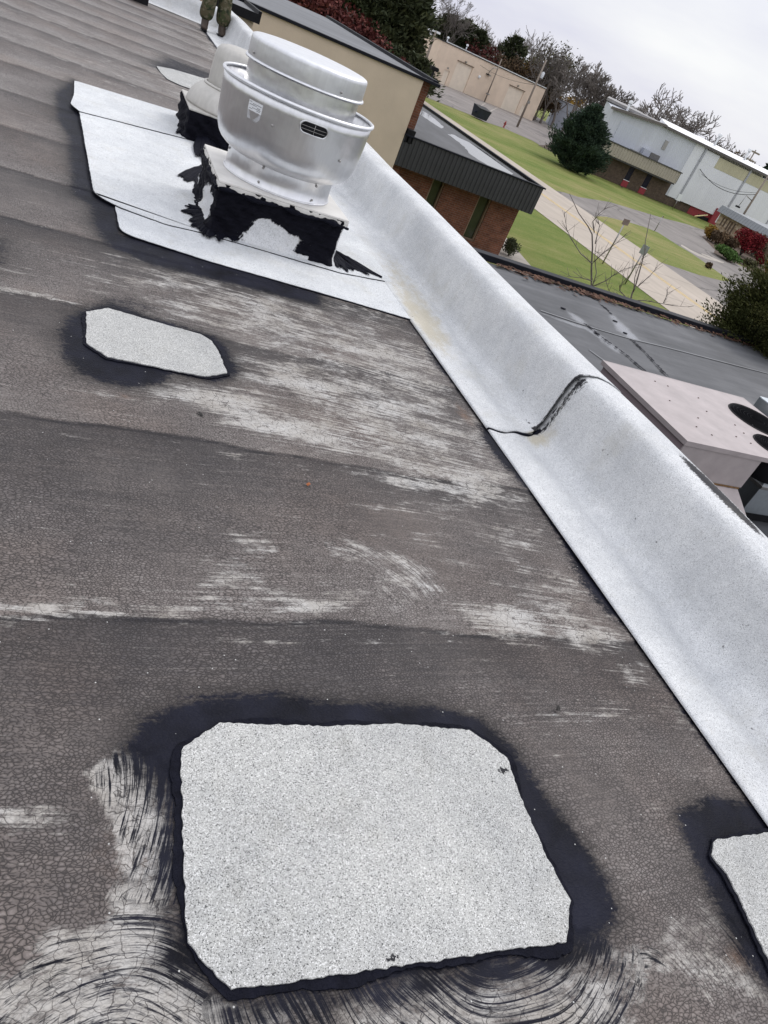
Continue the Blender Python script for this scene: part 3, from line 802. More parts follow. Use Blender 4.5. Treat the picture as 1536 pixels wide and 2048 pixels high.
cap = MB().lathe([(.400, 1.064), (.402, 1.075), (.402, 1.172), (.400, 1.186), (.394, 1.195), (.380, 1.201), (.34, 1.206), (.24, 1.213), (.1, 1.218), (.001, 1.219)], 128).build('motor_cap', M['alu_white'], fan)
cb = arc_tube(MB(), .405, 1.066, .010, 128).build('cap_bead', M['alu_white'], cap)
def on_cyl(mb_fn, name, ang, r_, z, m, parent):
    o = mb_fn().build(name, m, parent)
    a = R(ang)
    o.location = (r_ * math.cos(a), r_ * math.sin(a), z)
    o.rotation_euler = (0, 0, a)
    return o
def screw_mb():
    b = MB().ball((.003, 0, 0), .0085, 10, 6, (.7, 1, 1))
    return b.lathe([(.013, 0), (.013, .001)], 12) if False else b
for ang, r_, z in ((-121, .383, .500), (-60.7, .383, .497), (-122, .383, .406), (-61.2, .383, .400), (-178, .383, .49), (-0, .383, .49)):
    on_cyl(screw_mb, 'screw', ang, r_, z, M['screw'], fan)
for ang, r_, z in ((-117.9, .512, .787), (-60, .512, .72)):
    on_cyl(screw_mb, 'screw', ang, r_, z, M['screw'], fan)
for ang in (-68, -165, 20, 110):
    on_cyl(screw_mb, 'screw', ang, .402, 1.10, M['screw'], cap)
# oval breather opening with wire guard in the bowl
def slot_pts(a_half, h_half, n_=10):
    w = a_half - h_half
    return [(w + h_half * math.cos(t), h_half * math.sin(t)) for t in [-math.pi / 2 + math.pi * i / n_ for i in range(n_ + 1)]] + [(-w - h_half * math.cos(t), -h_half * math.sin(t)) for t in [-math.pi / 2 + math.pi * i / n_ for i in range(n_ + 1)]]
def bent(u, z, dr, z0=.858, a0=-89.1, r0=.5185):
    a = R(a0) + u / r0
    rr = r0 + dr + (z) * .055
    return (rr * math.cos(a), rr * math.sin(a), z0 + z)
def bent_poly(pts, dr, flip=False):
    return [bent(u, z, dr) for u, z in (pts[::-1] if flip else pts)]
op = slot_pts(.096, .036)
so = MB()
uu = np.linspace(-.0955, .0955, 25)
hv = [.036 if abs(u) < .06 else math.sqrt(max(.036 ** 2 - (abs(u) - .06) ** 2, 1e-6)) for u in uu]
so.add([bent(u, sg * h, .004) for u, h in zip(uu, hv) for sg in (-1, 1)], [(2 * i, 2 * i + 2, 2 * i + 3, 2 * i + 1) for i in range(24)])
sl = so.build('vent_opening', M['black'], fan)
ip, op2 = slot_pts(.090, .031), slot_pts(.101, .041)
fr = MB()
k = len(op)
vs = [bent(u, z, .003) for u, z in op2] + [bent(u, z, .012) for u, z in op] + [bent(u, z, .005) for u, z in ip]
fr.add(vs, [(r_ * k + i, r_ * k + (i + 1) % k, (r_ + 1) * k + (i + 1) % k, (r_ + 1) * k + i) for r_ in range(2) for i in range(k)], True)
fr.build('vent_lip', M['alu'], sl)
gr = MB()
for z in (-.012, .008): gr.tube([bent(u, z, .007) for u in np.linspace(-.085, .085, 9)], .0016, 5)
gr.tube([bent(0.0, z, .007) for z in (-.03, 0, .03)], .002, 5)
gr.build('wire_guard', M['screw'], sl)
# paper rating label, its printed lines too small to read, and the torn remnant below it
stk = MB()
def bent2(u, z, dr): return bent(u, z, dr, .842, -133.4, .5165)
stk.add([bent2(u, z, .0012) for u, z in ((-.052, -.028), (0, -.028), (.052, -.028), (.052, .03), (0, .03), (-.052, .03))], [(0, 1, 4, 5), (1, 2, 3, 4)])
st = stk.build('rating_sticker', M['paper'], fan)
ln = MB()
for j, (u0, u1) in enumerate(((-.045, -.03), (-.02, .045), (-.045, .01), (.015, .04), (-.02, .045), (-.045, .04))):
    zz = .022 - .0078 * j
    ln.quad(bent2(u0, zz - .0016, .0022), bent2(u1, zz - .0016, .0022), bent2(u1, zz + .0016, .0022), bent2(u0, zz + .0016, .0022))
ln.build('printed_lines', M['ink'], st)
rm = MB()
rm.add([bent2(u, z, .001) for u, z in ((-.045, -.075), (.03, -.082), (.05, -.06), (.052, -.03), (-.052, -.03))], [(0, 1, 2, 3, 4)])
rm.build('sticker_remnant', plain('old_glue', (.50, .51, .53), .45, .3, .2, 30), fan)
# tar smeared down on to the sheets round the curb
def loc_blob(px_poly, z, h, parent, dx, dy, fr=.05):
    return tar_blob([(p[0] - dx, p[1] - dy) for p in px_poly], z, h, 'tar_smear', parent, None, fr)
def brush_fan(parent, org, tips, z0, z1, dx, dy, w=.035, name='tar_smear', sub=7):
    """tar dragged outwards with a brush: overlapping tapered ribbons with raised ridges, one mesh"""
    mb = MB()
    o = Vector((org[0] - dx, org[1] - dy))
    T_ = [Vector((t[0] - dx, t[1] - dy)) for t in tips]
    rim = []
    for i in range(len(T_)):
        rim += [T_[i].lerp(T_[(i + 1) % len(T_)], j / 6) for j in range(6)] if i < len(T_) - 1 else [T_[i]]
    core = [o.lerp(p, rnd.uniform(.72, .92)) for p in rim]
    c0 = len(core)
    vs = [(o.x, o.y, z0)] + [(p.x, p.y, z1 + .25 * (z0 - z1) * rnd.uniform(.5, 1.2)) for p in [o.lerp(q, .5) for q in core]] + [(p.x, p.y, z1 + .001) for p in core]
    fs = [(0, 1 + i, 2 + i) for i in range(c0 - 1)] + [(1 + i, 1 + c0 + i, 2 + c0 + i, 2 + i) for i in range(c0 - 1)]
    mb.add(vs, fs)
    for i in range(len(T_) * sub):
        u = rnd.uniform(0, len(rim) - 1.001)
        t = rim[int(u)].lerp(rim[int(u) + 1], u - int(u))
        s_ = o.lerp(t, rnd.uniform(.15, .5))
        e = o.lerp(t, rnd.uniform(.8, 1.06))
        d = (e - s_).normalized()
        nn = Vector((-d.y, d.x))
        ww = w * rnd.uniform(.25, 1)
        pts = []
        for q, f in ((0, .5), (.4, 1), (.8, .85), (1, .3)):
            p = s_.lerp(e, q) + nn * rnd.uniform(-.006, .006)
            zz = z1 + (z0 - z1) * (1 - q) * .5 + rnd.uniform(.001, .006)
            pts += [(*(p - nn * ww * f * .5), zz - .003), (p.x, p.y, zz + .004), (*(p + nn * ww * f * .5), zz - .003)]
        b_ = [(3 * r_ + k, 3 * r_ + k + 1, 3 * r_ + k + 4, 3 * r_ + k + 3) for r_ in range(3) for k in range(2)]
        mb.add(pts, b_)
    return mb.build(name, M['tar'], parent)
brush_fan(fan, [(1.08, 5.511)][0], [(1.07, 5.934), (0.936, 5.717), (0.831, 5.489), (0.781, 5.32), (0.861, 5.285), (0.808, 5.084), (0.878, 5.044), (0.901, 4.951), (0.975, 4.951), (1.025, 4.915), (1.127, 5.056), (1.257, 5.085), (1.238, 5.266), (1.22, 5.447)], .05, .030, 1.41, 5.52, .08, 'tar_smear', 9)
brush_fan(fan, [(1.186, 6.93)][0], [(1.115, 6.927), (1.026, 6.609), (0.84, 6.247), (0.873, 6.139), (0.912, 6.051), (0.929, 5.909), (0.981, 5.899), (1.018, 5.886), (1.083, 6.043), (1.148, 6.391)], .05, .030, 1.41, 5.52, .07)
brush_fan(fan, [(1.901, 5.495)][0], [(1.748, 5.594), (1.671, 5.43), (1.593, 5.212), (1.619, 5.114), (1.726, 5.074), (1.852, 5.101), (1.96, 5.049), (2.126, 5.079), (2.3, 5.13), (2.126, 5.194), (2.055, 5.395)], .05, .030, 1.41, 5.52, .06)
def tar2(side, u, v):
    if side == 3: return .9 if (v > .2 or u > .5) else .3
    return .95 if v > .1 else .6
f2 = thing('exhaust_fan', 'weathered mushroom shaped exhaust fan behind the silver one', 'exhaust fan', (1.42, 8.0, 0))
curb_mesh(-.42, .42, -.40, .40, .27, .04, tar2, f2)
MB().box((-.43, -.41, .27), (.43, .41, .285), .003).build('base_plate', M['old_alu'], f2)
MB().lathe([(.33, .285), (.35, .31), (.35, .33)], 48).build('throat', M['black'], f2)
hood = MB().lathe([(.418, .285), (.426, .288), (.424, .305), (.415, .342), (.395, .39), (.362, .434), (.32, .468), (.28, .482), (.27, .482), (.31, .455), (.38, .39), (.412, .295)], 96).build('hood', M['old_alu'], f2)
arc_tube(MB(), .282, .486, .014, 80).build('hood_collar', M['old_alu'], hood)
dome = MB().lathe([(.262, .484), (.260, .58), (.252, .72), (.238, .79), (.212, .825), (.15, .845), (.001, .85)], 80).build('dome', M['old_alu'], f2)
MB().tube([(.10, -.03, .845), (.12, -.05, .90), (.17, -.08, .915), (.19, -.1, .86), (.2, -.1, .82)], .005, 6).build('handle', M['screw'], dome)
brush_fan(f2, [(1.299, 8.431)][0], [(1.315, 9.182), (1.211, 8.688), (1.132, 8.242), (0.905, 7.669), (0.944, 7.523), (1.057, 7.704), (1.11, 7.575), (1.102, 7.309), (1.041, 7.06), (1.086, 6.894), (1.151, 7.092), (1.193, 6.983), (1.268, 7.39), (1.347, 7.964)], .16, .037, 1.42, 8.0, .10)
# ---------------------------------------------------------------- the person at the far end of the roof
def camo():
    n = NT('camouflage_cloth')
    v = n.vadd(n.obj, n.vscale(n.noise(9, 4, 0.6, col=True), 0.1))
    a, b_, c_ = n.noise(10, 2, 0.5, v), n.noise(13, 2, 0.5, n.vadd(v, (3, 1, 5))), n.noise(18, 2, 0.5, n.vadd(v, (7, 2, 1)))
    col = n.mix(n.step(a, .5, .53), (.052, .06, .028), (.09, .078, .046))
    col = n.mix(n.step(b_, .55, .57), col, (.028, .035, .02))
    col = n.mix(n.step(c_, .6, .62), col, (.14, .125, .085))
    n.bump(n.noise(16, 3, .6, n.scale(n.obj, (1, 1, .6))), .6, .03)
    return n.done(col, .85, 0, .2)
def skin_obj(name, verts, edges, rads, m, parent, root=0):
    me = bpy.data.meshes.new(name)
    me.from_pydata(verts, edges, [])
    me.materials.append(m)
    o = link(bpy.data.objects.new(name, me))
    o.parent = parent
    sk = o.modifiers.new('skin', 'SKIN')
    sk.use_smooth_shade = True
    for i, r_ in enumerate(rads):
        sv_ = me.skin_vertices[0].data[i]
        sv_.radius = r_ if hasattr(r_, '__len__') else (r_, r_)
        sv_.use_root = (i == root)
    ss = o.modifiers.new('sub', 'SUBSURF')
    ss.levels = ss.render_levels = 2
    return o
pz = thing('person', 'person in camouflage trousers and brown boots standing at the far roof edge', 'person', (2.40, 17.55, .02), R(0))
pz.scale = (1.14, 1.14, 1.06)
skinm = plain('skin', (.45, .27, .2), .55, 0, .08)
bv = [(0, 0, .93), (0, .0, 1.1), (0, .01, 1.28), (0, .01, 1.44), (0, .0, 1.53), (0, -.01, 1.60), (0, -.02, 1.69), (0, -.01, 1.76)]
bv += [(-.1, 0, .88), (-.12, -.03, .50), (-.135, 0, .09), (.1, .02, .88), (.14, .03, .50), (.17, .06, .09)]
bv += [(-.19, 0, 1.42), (-.25, -.02, 1.14), (-.23, -.16, .92), (.19, 0, 1.42), (.26, -.02, 1.14), (.25, -.16, .92), (-.22, -.22, .86), (.24, -.22, .86)]
be = [(0, 1), (1, 2), (2, 3), (3, 4), (4, 5), (5, 6), (6, 7), (0, 8), (8, 9), (9, 10), (0, 11), (11, 12), (12, 13), (3, 14), (14, 15), (15, 16), (3, 17), (17, 18), (18, 19), (16, 20), (19, 21)]
br = [(.15, .11), (.14, .1), (.16, .11), (.15, .09), .055, .07, .085, .05, .085, .06, .042, .085, .06, .042, .055, .045, .032, .055, .045, .032, .035, .035]
body = skin_obj('person_body', bv, be, br, skinm, pz)
tv = [(0, 0, .98), (0, 0, .9), (-.1, 0, .82), (-.12, -.02, .64), (-.125, -.035, .49), (-.13, -.01, .36), (-.135, .005, .27), (-.135, 0, .15), (.1, .02, .82), (.13, .03, .64), (.14, .03, .49), (.155, .05, .36), (.165, .06, .27), (.17, .06, .15)]
te = [(0, 1), (1, 2), (2, 3), (3, 4), (4, 5), (5, 6), (6, 7), (1, 8), (8, 9), (9, 10), (10, 11), (11, 12), (12, 13)]
tr = [(.175, .13), (.18, .14), .135, .13, .125, .132, .138, .10, .135, .13, .125, .132, .138, .10]
skin_obj('camouflage_trousers', tv, te, tr, camo(), pz, 1)
jv = [(0, 0, .92), (0, 0, 1.1), (0, .01, 1.3), (0, .01, 1.45), (-.2, 0, 1.42), (-.26, -.02, 1.14), (-.235, -.14, .95), (.2, 0, 1.42), (.27, -.02, 1.14), (.255, -.14, .95)]
skin_obj('jacket', jv, [(0, 1), (1, 2), (2, 3), (3, 4), (4, 5), (5, 6), (3, 7), (7, 8), (8, 9)], [(.18, .14), (.17, .13), (.19, .14), (.14, .1), .08, .068, .055, .08, .068, .055], plain('dark_jacket', (.03, .035, .03), .85), pz, 2)
boot_m = plain('brown_leather', (.055, .038, .028), .6, 0, .35, 20, .3, 60)
for x, y, a in ((-.135, .0, -.1), (.17, .06, .15)):
    c_, s_ = math.cos(a), math.sin(a)
    rt = lambda u, v, z: (x + c_ * u - s_ * v, y + s_ * u + c_ * v, z)
    bt = skin_obj('boot', [rt(0, 0, .26), rt(0, .0, .12), rt(0, .015, .055), rt(.01, -.07, .05), rt(.015, -.15, .04), rt(0, .05, .045)], [(0, 1), (1, 2), (2, 3), (3, 4), (2, 5)], [.075, .075, (.062, .058), (.062, .055), (.055, .042), .055], boot_m, pz, 2)
    MB().prism([(rt(u, v, 0)[0], rt(u, v, 0)[1]) for u, v in ((-.045, .08), (.045, .08), (.055, -.05), (.06, -.16), (.02, -.20), (-.03, -.18), (-.05, -.06))], 0, .022).build('sole', M['black'], bt)
hm = MB().ball((0, -.005, 1.70), .108, 16, 10, (.9, 1, 1.05)).build('hair', plain('dark_hair', (.03, .022, .016), .7), pz)
MB().ball((0, -.118, 1.685), .016, 8, 6, (.8, 1.2, 1.3)).build('nose', skinm, pz)
for sx in (-1, 1):
    MB().ball((.035 * sx, -.1, 1.705), .011, 8, 6).build('eye', M['paper'], pz)
    MB().ball((.095 * sx, -.01, 1.69), .02, 8, 6, (.5, .8, 1.4)).build('ear', skinm, pz)

# small things standing beside the person
tm = plain('raw_timber', (.36, .27, .17), .7, 0, .3, 9, .2, 30, (1, 1, .1))
bd = thing('timber_post', 'tan timber board leaning against the upstand left of the person', 'timber post', [(2.237, 18.862)][0] + (0.015,))
MB().tube([(0, 0, 0), (.05, .16, .9)], [.055, .055], 4, True, False).build('board', tm, bd)
MB().box((-.1, -.03, 0), (.1, .05, .06), .006).build('foot_block', tm, bd)
q = [(2.12, 19.919)][0]
cl = MB()
for j in range(4):
    cl.tube([(.15 * math.cos(a) * (1 - .1 * j), .13 * math.sin(a), .05 + .05 * j + .02 * math.sin(3 * a + j)) for a in np.linspace(0, 2 * math.pi, 22)], .036, 7, False)
co = cl.build('hose_coil', plain('grey_hose', (.16, .16, .14), .7, 0, .3, 12), None)
co.location = (q[0], q[1] - .1, .03)
tag(co, 'grey coiled bundle lying against the far upstand', 'hose coil')
q = [(1.09, 18.065)][0]
vb = thing('roof_vent', 'small black roof vent at the end of the upstand', 'roof vent', (q[0], q[1] - .1, .0))
MB().box((-.28, -.12, 0), (.1, .12, .2), .01).build('vent_base', M['black'], vb)
MB().box((-.32, -.15, .2), (.13, .15, .26), .012).build('vent_cap', M['black'], vb)
# ---------------------------------------------------------------- ground, road, drives
G = -4.2
def grass_mat():
    n = NT('autumn_lawn')
    st = n.noise(1.0, 4, .6, n.scale(n.obj, (.10, .9, 1)))
    f = n.math('ADD', n.math('MULTIPLY', n.noise(.09, 7, .72), .62), n.math('MULTIPLY', st, .35))
    f = n.math('ADD', f, n.math('MULTIPLY', n.noise(9, 5, .7), .28))
    col = n.ramp(f, [(.36, (.058, .108, .016)), (.50, (.098, .152, .026)), (.62, (.165, .195, .050)), (.76, (.28, .25, .105))])
    sp = n.math('GREATER_THAN', n.noise(1.9, 2, .5, n.vadd(n.obj, (5, 0, 0))), .74)
    col = n.mix(n.math('MULTIPLY', sp, .35), col, (.30, .22, .08))
    n.bump(n.noise(22, 4, .7), .8, .06)
    return n.done(col, .9, 0, .15)
def paved(name, base, scale=.4, crack=True, joints=0.0, stain=(.7, 1.12)):
    n = NT(name)
    f = n.noise(scale, 7, .65)
    col = n.mix(1.0, base, n.ramp(f, [(.3, stain[0]), (.7, stain[1])]), 'MULTIPLY')
    st = n.noise(1, 5, .6, n.scale(n.obj, (1.4, .05, 1)))
    col = n.mix(1.0, col, n.ramp(st, [(.3, .88), (.7, 1.06)]), 'MULTIPLY')
    if crack:
        v = n.vadd(n.obj, n.vscale(n.noise(.5, 4, .6, col=True), 1.6))
        e = n.voro(.14, 'DISTANCE_TO_EDGE', v)
        col = n.mix(n.math('MULTIPLY', n.math('SUBTRACT', 1.0, n.step(e, .004, .02)), .55), col, (.045, .043, .042))
    if joints:
        y = n.xyz(n.obj)[1]
        j = n.math('LESS_THAN', n.math('ABSOLUTE', n.math('SUBTRACT', n.math('FRACT', n.math('MULTIPLY', y, 1 / joints)), .5)), .012)
        col = n.mix(n.math('MULTIPLY', j, .35), col, (.12, .11, .1))
    n.bump(n.noise(30, 3), .2, .01)
    return n.done(col, .85, 0, .25)
M['grass'] = grass_mat()
M['concrete_road'] = paved('concrete_road', (.44, .385, .325), .25, False, 5.2, (.88, 1.06))
M['asphalt'] = paved('worn_asphalt', (.235, .215, .20), .3, True)
M['lot'] = paved('old_asphalt', (.25, .225, .21), .2, True)
M['walk'] = paved('concrete_walk', (.40, .365, .32), .6, False, 1.6)
M['yellow'] = plain('yellow_line_paint', (.60, .43, .15), .7, 0, .25, 2)
M['mulch'] = plain('bark_mulch', (.075, .05, .033), .95, 0, .5, 4, .6, 12)
def lay(name, poly, z, m, label):
    o = MB().flat(poly, z).build(name, m, None)
    return tag(o, label, kind='structure')
gs = 1400
tag(MB().flat([(-gs, -gs), (gs, -gs), (gs, gs), (-gs, gs)], G - .012).build('ground', M['grass'], None), 'mown green lawn and open ground', kind='structure')
lay('road', [(25.5, -60), (34.1, -60), (34.1, 420), (25.5, 420)], G + .008, M['concrete_road'], 'pale concrete road')
ym = MB()
ym.flat([(29.93, -60), (30.05, -60), (30.05, 420), (29.93, 420)], G + .013).flat([(30.2, -60), (30.32, -60), (30.32, 420), (30.2, 420)], G + .013)
tag(ym.build('road_marking', M['yellow'], None), 'double yellow centre line', kind='structure')
drive = [(34.12, 51.9)] + [(35.506, 52.806), (37.373, 53.451), (44.251, 58.555), (48.824, 60.49), (54.622, 63.037), (60.789, 66.464), (63.776, 67.335), (67.01, 69.146), (57.054, 56.689), (53.228, 50.698), (54.947, 49.758), (54.931, 47.579)] + [(66, 44), (60, 30), (34.12, 24)]
lay('driveway', drive, G + .002, M['asphalt'], 'curved asphalt driveway')
lay('lawn_island', [(33.586, 45.344), (35.065, 46.876), (37.009, 48.415), (40.609, 50.161), (42.735, 50.919), (44.292, 50.844), (44.211, 47.92), (44.429, 46.276), (44.16, 44.507), (43.687, 42.414), (43.218, 40.182), (41.221, 39.067), (38.056, 38.029), (35.85, 37.766), (33.823, 37.449), (32.767, 37.999), (32.348, 40.129), (33.168, 43.148)], G + .006, M['grass'], 'grass island between road and driveway')
lay('lawn_strip', [(34.933, 31.787), (36.261, 32.66), (39.233, 34.556), (36.279, 31.306), (34.442, 30.444)], G + .006, M['grass'], 'small grass strip by the road')
lay('kerb_strip', [(45.69, 49.163), (45.806, 48.15), (46.319, 47.62), (47.602, 47.63), (50.148, 48.429), (49.336, 47.662), (46.396, 46.496), (45.089, 46.313), (44.777, 47.05), (44.924, 48.357)], G + .009, M['walk'], 'broken pale edging')
lay('kerb_strip', [(47.558, 48.591), (48.778, 48.721), (49.87, 48.24), (49.28, 47.767), (47.915, 47.759), (46.926, 47.926)], G + .0095, M['walk'], 'broken pale edging')
lay('parking_lot', [(28.921, 95.912), (36.36, 88.704), (43.689, 90.375), (44.495, 88.793), (49.083, 91.747), (53.258, 91.111), (53.722, 85.195), (55.859, 85.711)] + [(66, 92), (92, 120), (98, 200), (40, 260), (10, 200)], G + .004, M['lot'], 'worn asphalt yard')
lay('lot_line', [(56.33, 115.186), (67.256, 135.592), (67.168, 135.116), (56.565, 115.273)], G + .008, M['walk'], 'faint pale parking line')
lay('lot_line', [(53.993, 107.572), (68.68, 133.548), (68.685, 133.23), (53.66, 106.561)], G + .008, M['walk'], 'faint pale parking line')
lay('path', [(15.095, 24.82), (17.434, 28.836), (18.108, 29.475), (17.508, 25.839), (17.36, 24.081), (15.557, 23.2)], G + .004, M['walk'], 'concrete path')
lay('mulch_bed', [(52.283, 87.669), (54.328, 86.074), (53.262, 80.658), (56.207, 80.717), (63.293, 88.719), (61.44, 82.084), (59.007, 77.178), (75.939, 99.234), (90.051, 128.763), (71.407, 113.42), (55.658, 91.881)], G + .006, M['mulch'], 'bare earth under the big pine')
lay('mulch_bed', [(57.902, 60.402), (54.161, 54.102), (51.484, 51.383), (51.192, 49.102), (54.745, 51.131), (53.836, 48.842), (54.572, 48.046), (56.352, 48.258), (74.578, 64.251), (82.516, 78.19), (74.043, 75.203)], G + .006, M['mulch'], 'planted bed by the stone building')

# ---------------------------------------------------------------- brick texture
def brick_mat(name, c1, c2, mortar, scale=1.0, along='x'):
    n = NT(name)
    x = n.xyz(n.obj)
    cx = n.node('ShaderNodeCombineXYZ')
    n.put(cx.inputs[0], n.math('ADD', x[0], x[1]))
    n.put(cx.inputs[1], x[2])
    b = n.node('ShaderNodeTexBrick')
    n.put(b.inputs['Vector'], cx.outputs[0])
    n.put(b.inputs['Color1'], c1)
    n.put(b.inputs['Color2'], c2)
    n.put(b.inputs['Mortar'], mortar)
    b.inputs['Scale'].default_value = 1
    b.inputs['Brick Width'].default_value = .215 * scale
    b.inputs['Row Height'].default_value = .075 * scale
    b.inputs['Mortar Size'].default_value = .007 * scale
    b.inputs['Bias'].default_value = -.1
    col = n.mix(1.0, b.outputs[0], n.ramp(n.noise(3, 6, .7), [(.3, .62), (.7, 1.25)]), 'MULTIPLY')
    n.bump(b.outputs['Fac'], -.4, .01)
    return n.done(col, .85, 0, .2)
M['brick'] = brick_mat('red_brick', (.185, .072, .042), (.12, .046, .030), (.17, .125, .10))
M['brown_brick'] = brick_mat('brown_brick', (.115, .082, .058), (.085, .06, .045), (.11, .09, .075), 2)
M['stucco'] = plain('beige_stucco', (.56, .465, .36), .85, 0, .09, .8, .25, 25)
M['slate_metal'] = plain('charcoal_ribbed_metal', (.042, .043, .048), .42, .1, .15, 2)
M['membrane'] = plain('grey_roof_membrane', (.075, .077, .082), .72, 0, .3, 1.2, .15, 8, (1, .5, 1))
M['glass'] = plain('dark_window_glass', (.03, .034, .022), .12, 0, .4, 1.5)
M['tan_trim'] = plain('tan_frame', (.22, .15, .10), .6, 0, .2, 3)
def water_mat():
    n = NT('shallow_rainwater')
    n.bump(n.noise(3, 2), .02, .01)
    return n.done((.05, .055, .06), .04, 0, .9)
M['water'] = water_mat()

# ---------------------------------------------------------------- taller beige part of the building
bw = thing('beige_building', 'taller beige stucco building section with a dark coping and brick corner', 'building', (0, 25, G))
MB().box((-16, 0, 0), (10.045, 15.2, 4.56)).build('wall', M['stucco'], bw)
MB().box((10.048, .28, 0), (10.42, 15.0, 4.54)).build('brick_corner', M['brick'], bw)
up = MB().box((-16.2, -.07, 4.56), (10.62, .16, 4.645), .01)
up.box((10.42, .165, 4.55), (10.62, 15.3, 4.70), .01)
up.build('coping', M['black_roof_edge'], bw)
MB().flat([(-16, .16), (10.41, .16), (10.41, 15.2), (-16, 15.2)], 4.60).build('roof', plain('slate_grey_roof', (.115, .12, .13), .6, 0, .35, .8, .1, 6, (.3, 1, 1)), bw)
MB().box((10.1, -.03, 2.7), (10.4, .27, 3.12), .02).build('scupper_box', M['black'], bw)
hb = thing('metal_hood', 'small grey flat hood with black edging on the beige wall behind the person', 'hood', (0, 21.0, 0))
MB().box((1.0, -.9, .18), (3.62, 1.1, .46)).build('hood_body', M['stucco'], hb)
MB().box((.9, -1.0, .46), (3.66, 1.2, .50)).build('hood_roof', plain('hood_grey', (.12, .125, .135), .55), hb)
MB().box((.9, -1.06, .33), (3.72, -1.003, .52)).box((3.663, -1.0, .33), (3.74, 1.2, .58)).build('edging', M['black'], hb)
MB().box((1.1, -.8, -4.2), (3.5, 1.0, .178)).build('hood_base', M['stucco'], hb)

# ---------------------------------------------------------------- brick building with ribbed fascia
br_ = thing('brick_building', 'low red brick building with charcoal ribbed fascia and puddled flat roof', 'building', (10.06, 25, G))
zf0, zf1 = 1.95, 2.91
wx = [(11.944, 25.7, -2.67), (12.452, 25.7, -2.514), (13.95, 25.7, -2.538), (14.514, 25.7, -2.541)]
xs = [round(p[0] - 10.06, 3) for p in wx]
def wallrun(mb, x0, x1, y, z0, z1, th=.25): mb.box((x0, y, z0), (x1, y + th, z1))
mb = MB()
wallrun(mb, -5.0, xs[0], .7, 0, 1.949)
wallrun(mb, xs[1], xs[2], .7, 0, 1.949)
wallrun(mb, xs[3], 5.72, .7, 0, 1.949)
mb.box((5.47, .955, 0), (5.72, 14.4, 1.949))
for a, b in ((xs[0], xs[1]), (xs[2], xs[3])): mb.box((a, .70, 0), (b, .95, .22))
mb.build('brick_wall', M['brick'], br_)
for a, b in ((xs[0], xs[1]), (xs[2], xs[3])):
    w = MB().box((a, .86, .225), (b, .88, 1.945)).build('window', M['glass'], br_)
    MB().box((a, .76, .225), (a + .07, .858, 1.945)).box((b - .05, .76, .225), (b, .858, 1.945)).box((a + .07, .8, .225), (b - .05, .858, .27)).build('window_frame', M['tan_trim'], w)
def ribbed(x0, x1, z0, z1, y, pitch=.2, depth=.03, ax='x'):
    mb, x = MB(), x0
    pts = []
    while x < x1 - 1e-6:
        for u, d in ((0, 0), (.55, 0), (.62, depth), (.93, depth)):
            if x + u * pitch <= x1: pts.append((x + u * pitch, d))
        x += pitch
    pts.append((x1, 0))
    vs, fs = [], []
    for a, d in pts:
        vs += [(a, y - d, z0), (a, y - d, z1)] if ax == 'x' else [(y + d, a, z0), (y + d, a, z1)]
    for i in range(len(pts) - 1):
        f = (2 * i, 2 * i + 2, 2 * i + 3, 2 * i + 1)
        fs.append(f if ax == 'x' else f)
    return mb.add(vs, fs)
fa = ribbed(0.0, 5.86, zf0, zf1, 0, .17)
ribb2 = ribbed(.03, 14.6, zf0, zf1, 5.86, .17, .03, 'y')
fa.add(ribb2.v, ribb2.f)
fa.box((0, .035, zf0), (5.83, .7, zf0 + .03))
fa.build('fascia', M['slate_metal'], br_)
MB().box((-.02, -.06, zf1), (5.93, .10, zf1 + .05), .008).box((5.78, .103, zf1), (5.93, 14.7, zf1 + .048), .008).build('fascia_cap', M['black_roof_edge'], br_)
MB().flat([(.36, .1), (5.78, .1), (5.78, 14.7), (.36, 14.7)], zf1 - .06).add([(0, .1, zf1 - .06), (.36, .1, zf1 - .06), (.36, .28, zf1 - .06), (0, .28, zf1 - .06)], [(0, 1, 2, 3)]).build('flat_roof', M['membrane'], br_)
for pl in ([(14.72, 36.269, -1.345), (15.008, 36.179, -1.345), (15.192, 35.724, -1.345), (15.029, 34.233, -1.345), (14.842, 32.836, -1.345), (14.318, 31.956, -1.345), (14.185, 32.447, -1.345), (14.104, 33.26, -1.345), (13.93, 34.043, -1.345)], [(14.151, 30.757, -1.345), (14.78, 31.485, -1.345), (14.86, 31.055, -1.345), (15.331, 30.925, -1.345), (15.523, 30.042, -1.345), (15.423, 28.208, -1.345), (15.304, 26.42, -1.345), (14.785, 25.703, -1.345), (14.047, 25.637, -1.345), (13.695, 26.491, -1.345), (13.659, 27.057, -1.345), (14.113, 28.896, -1.345), (14.176, 29.761, -1.345)]):
    p2 = densify([(p[0] - 10.06, p[1] - 25) for p in pl], .25, .05)
    MB().flat(p2, zf1 - .056).build('puddle', M['water'], br_)
lp = thing('lamp_post', 'thin black lamp post with a boxy head beside the beige wall corner', 'lamp post', [(16.369, 39.927, -1.35)][0])
hh_ = [(14.98, 36.6, 0.332)][0][2] + 1.35
MB().tube([(0, 0, 0), (0, 0, hh_)], [.05, .045], 8).build('pole', M['black'], lp)
MB().box((-.22, -.16, hh_ - .12), (.18, .16, hh_ + .06), .02).build('lamp_head', M['black'], lp)

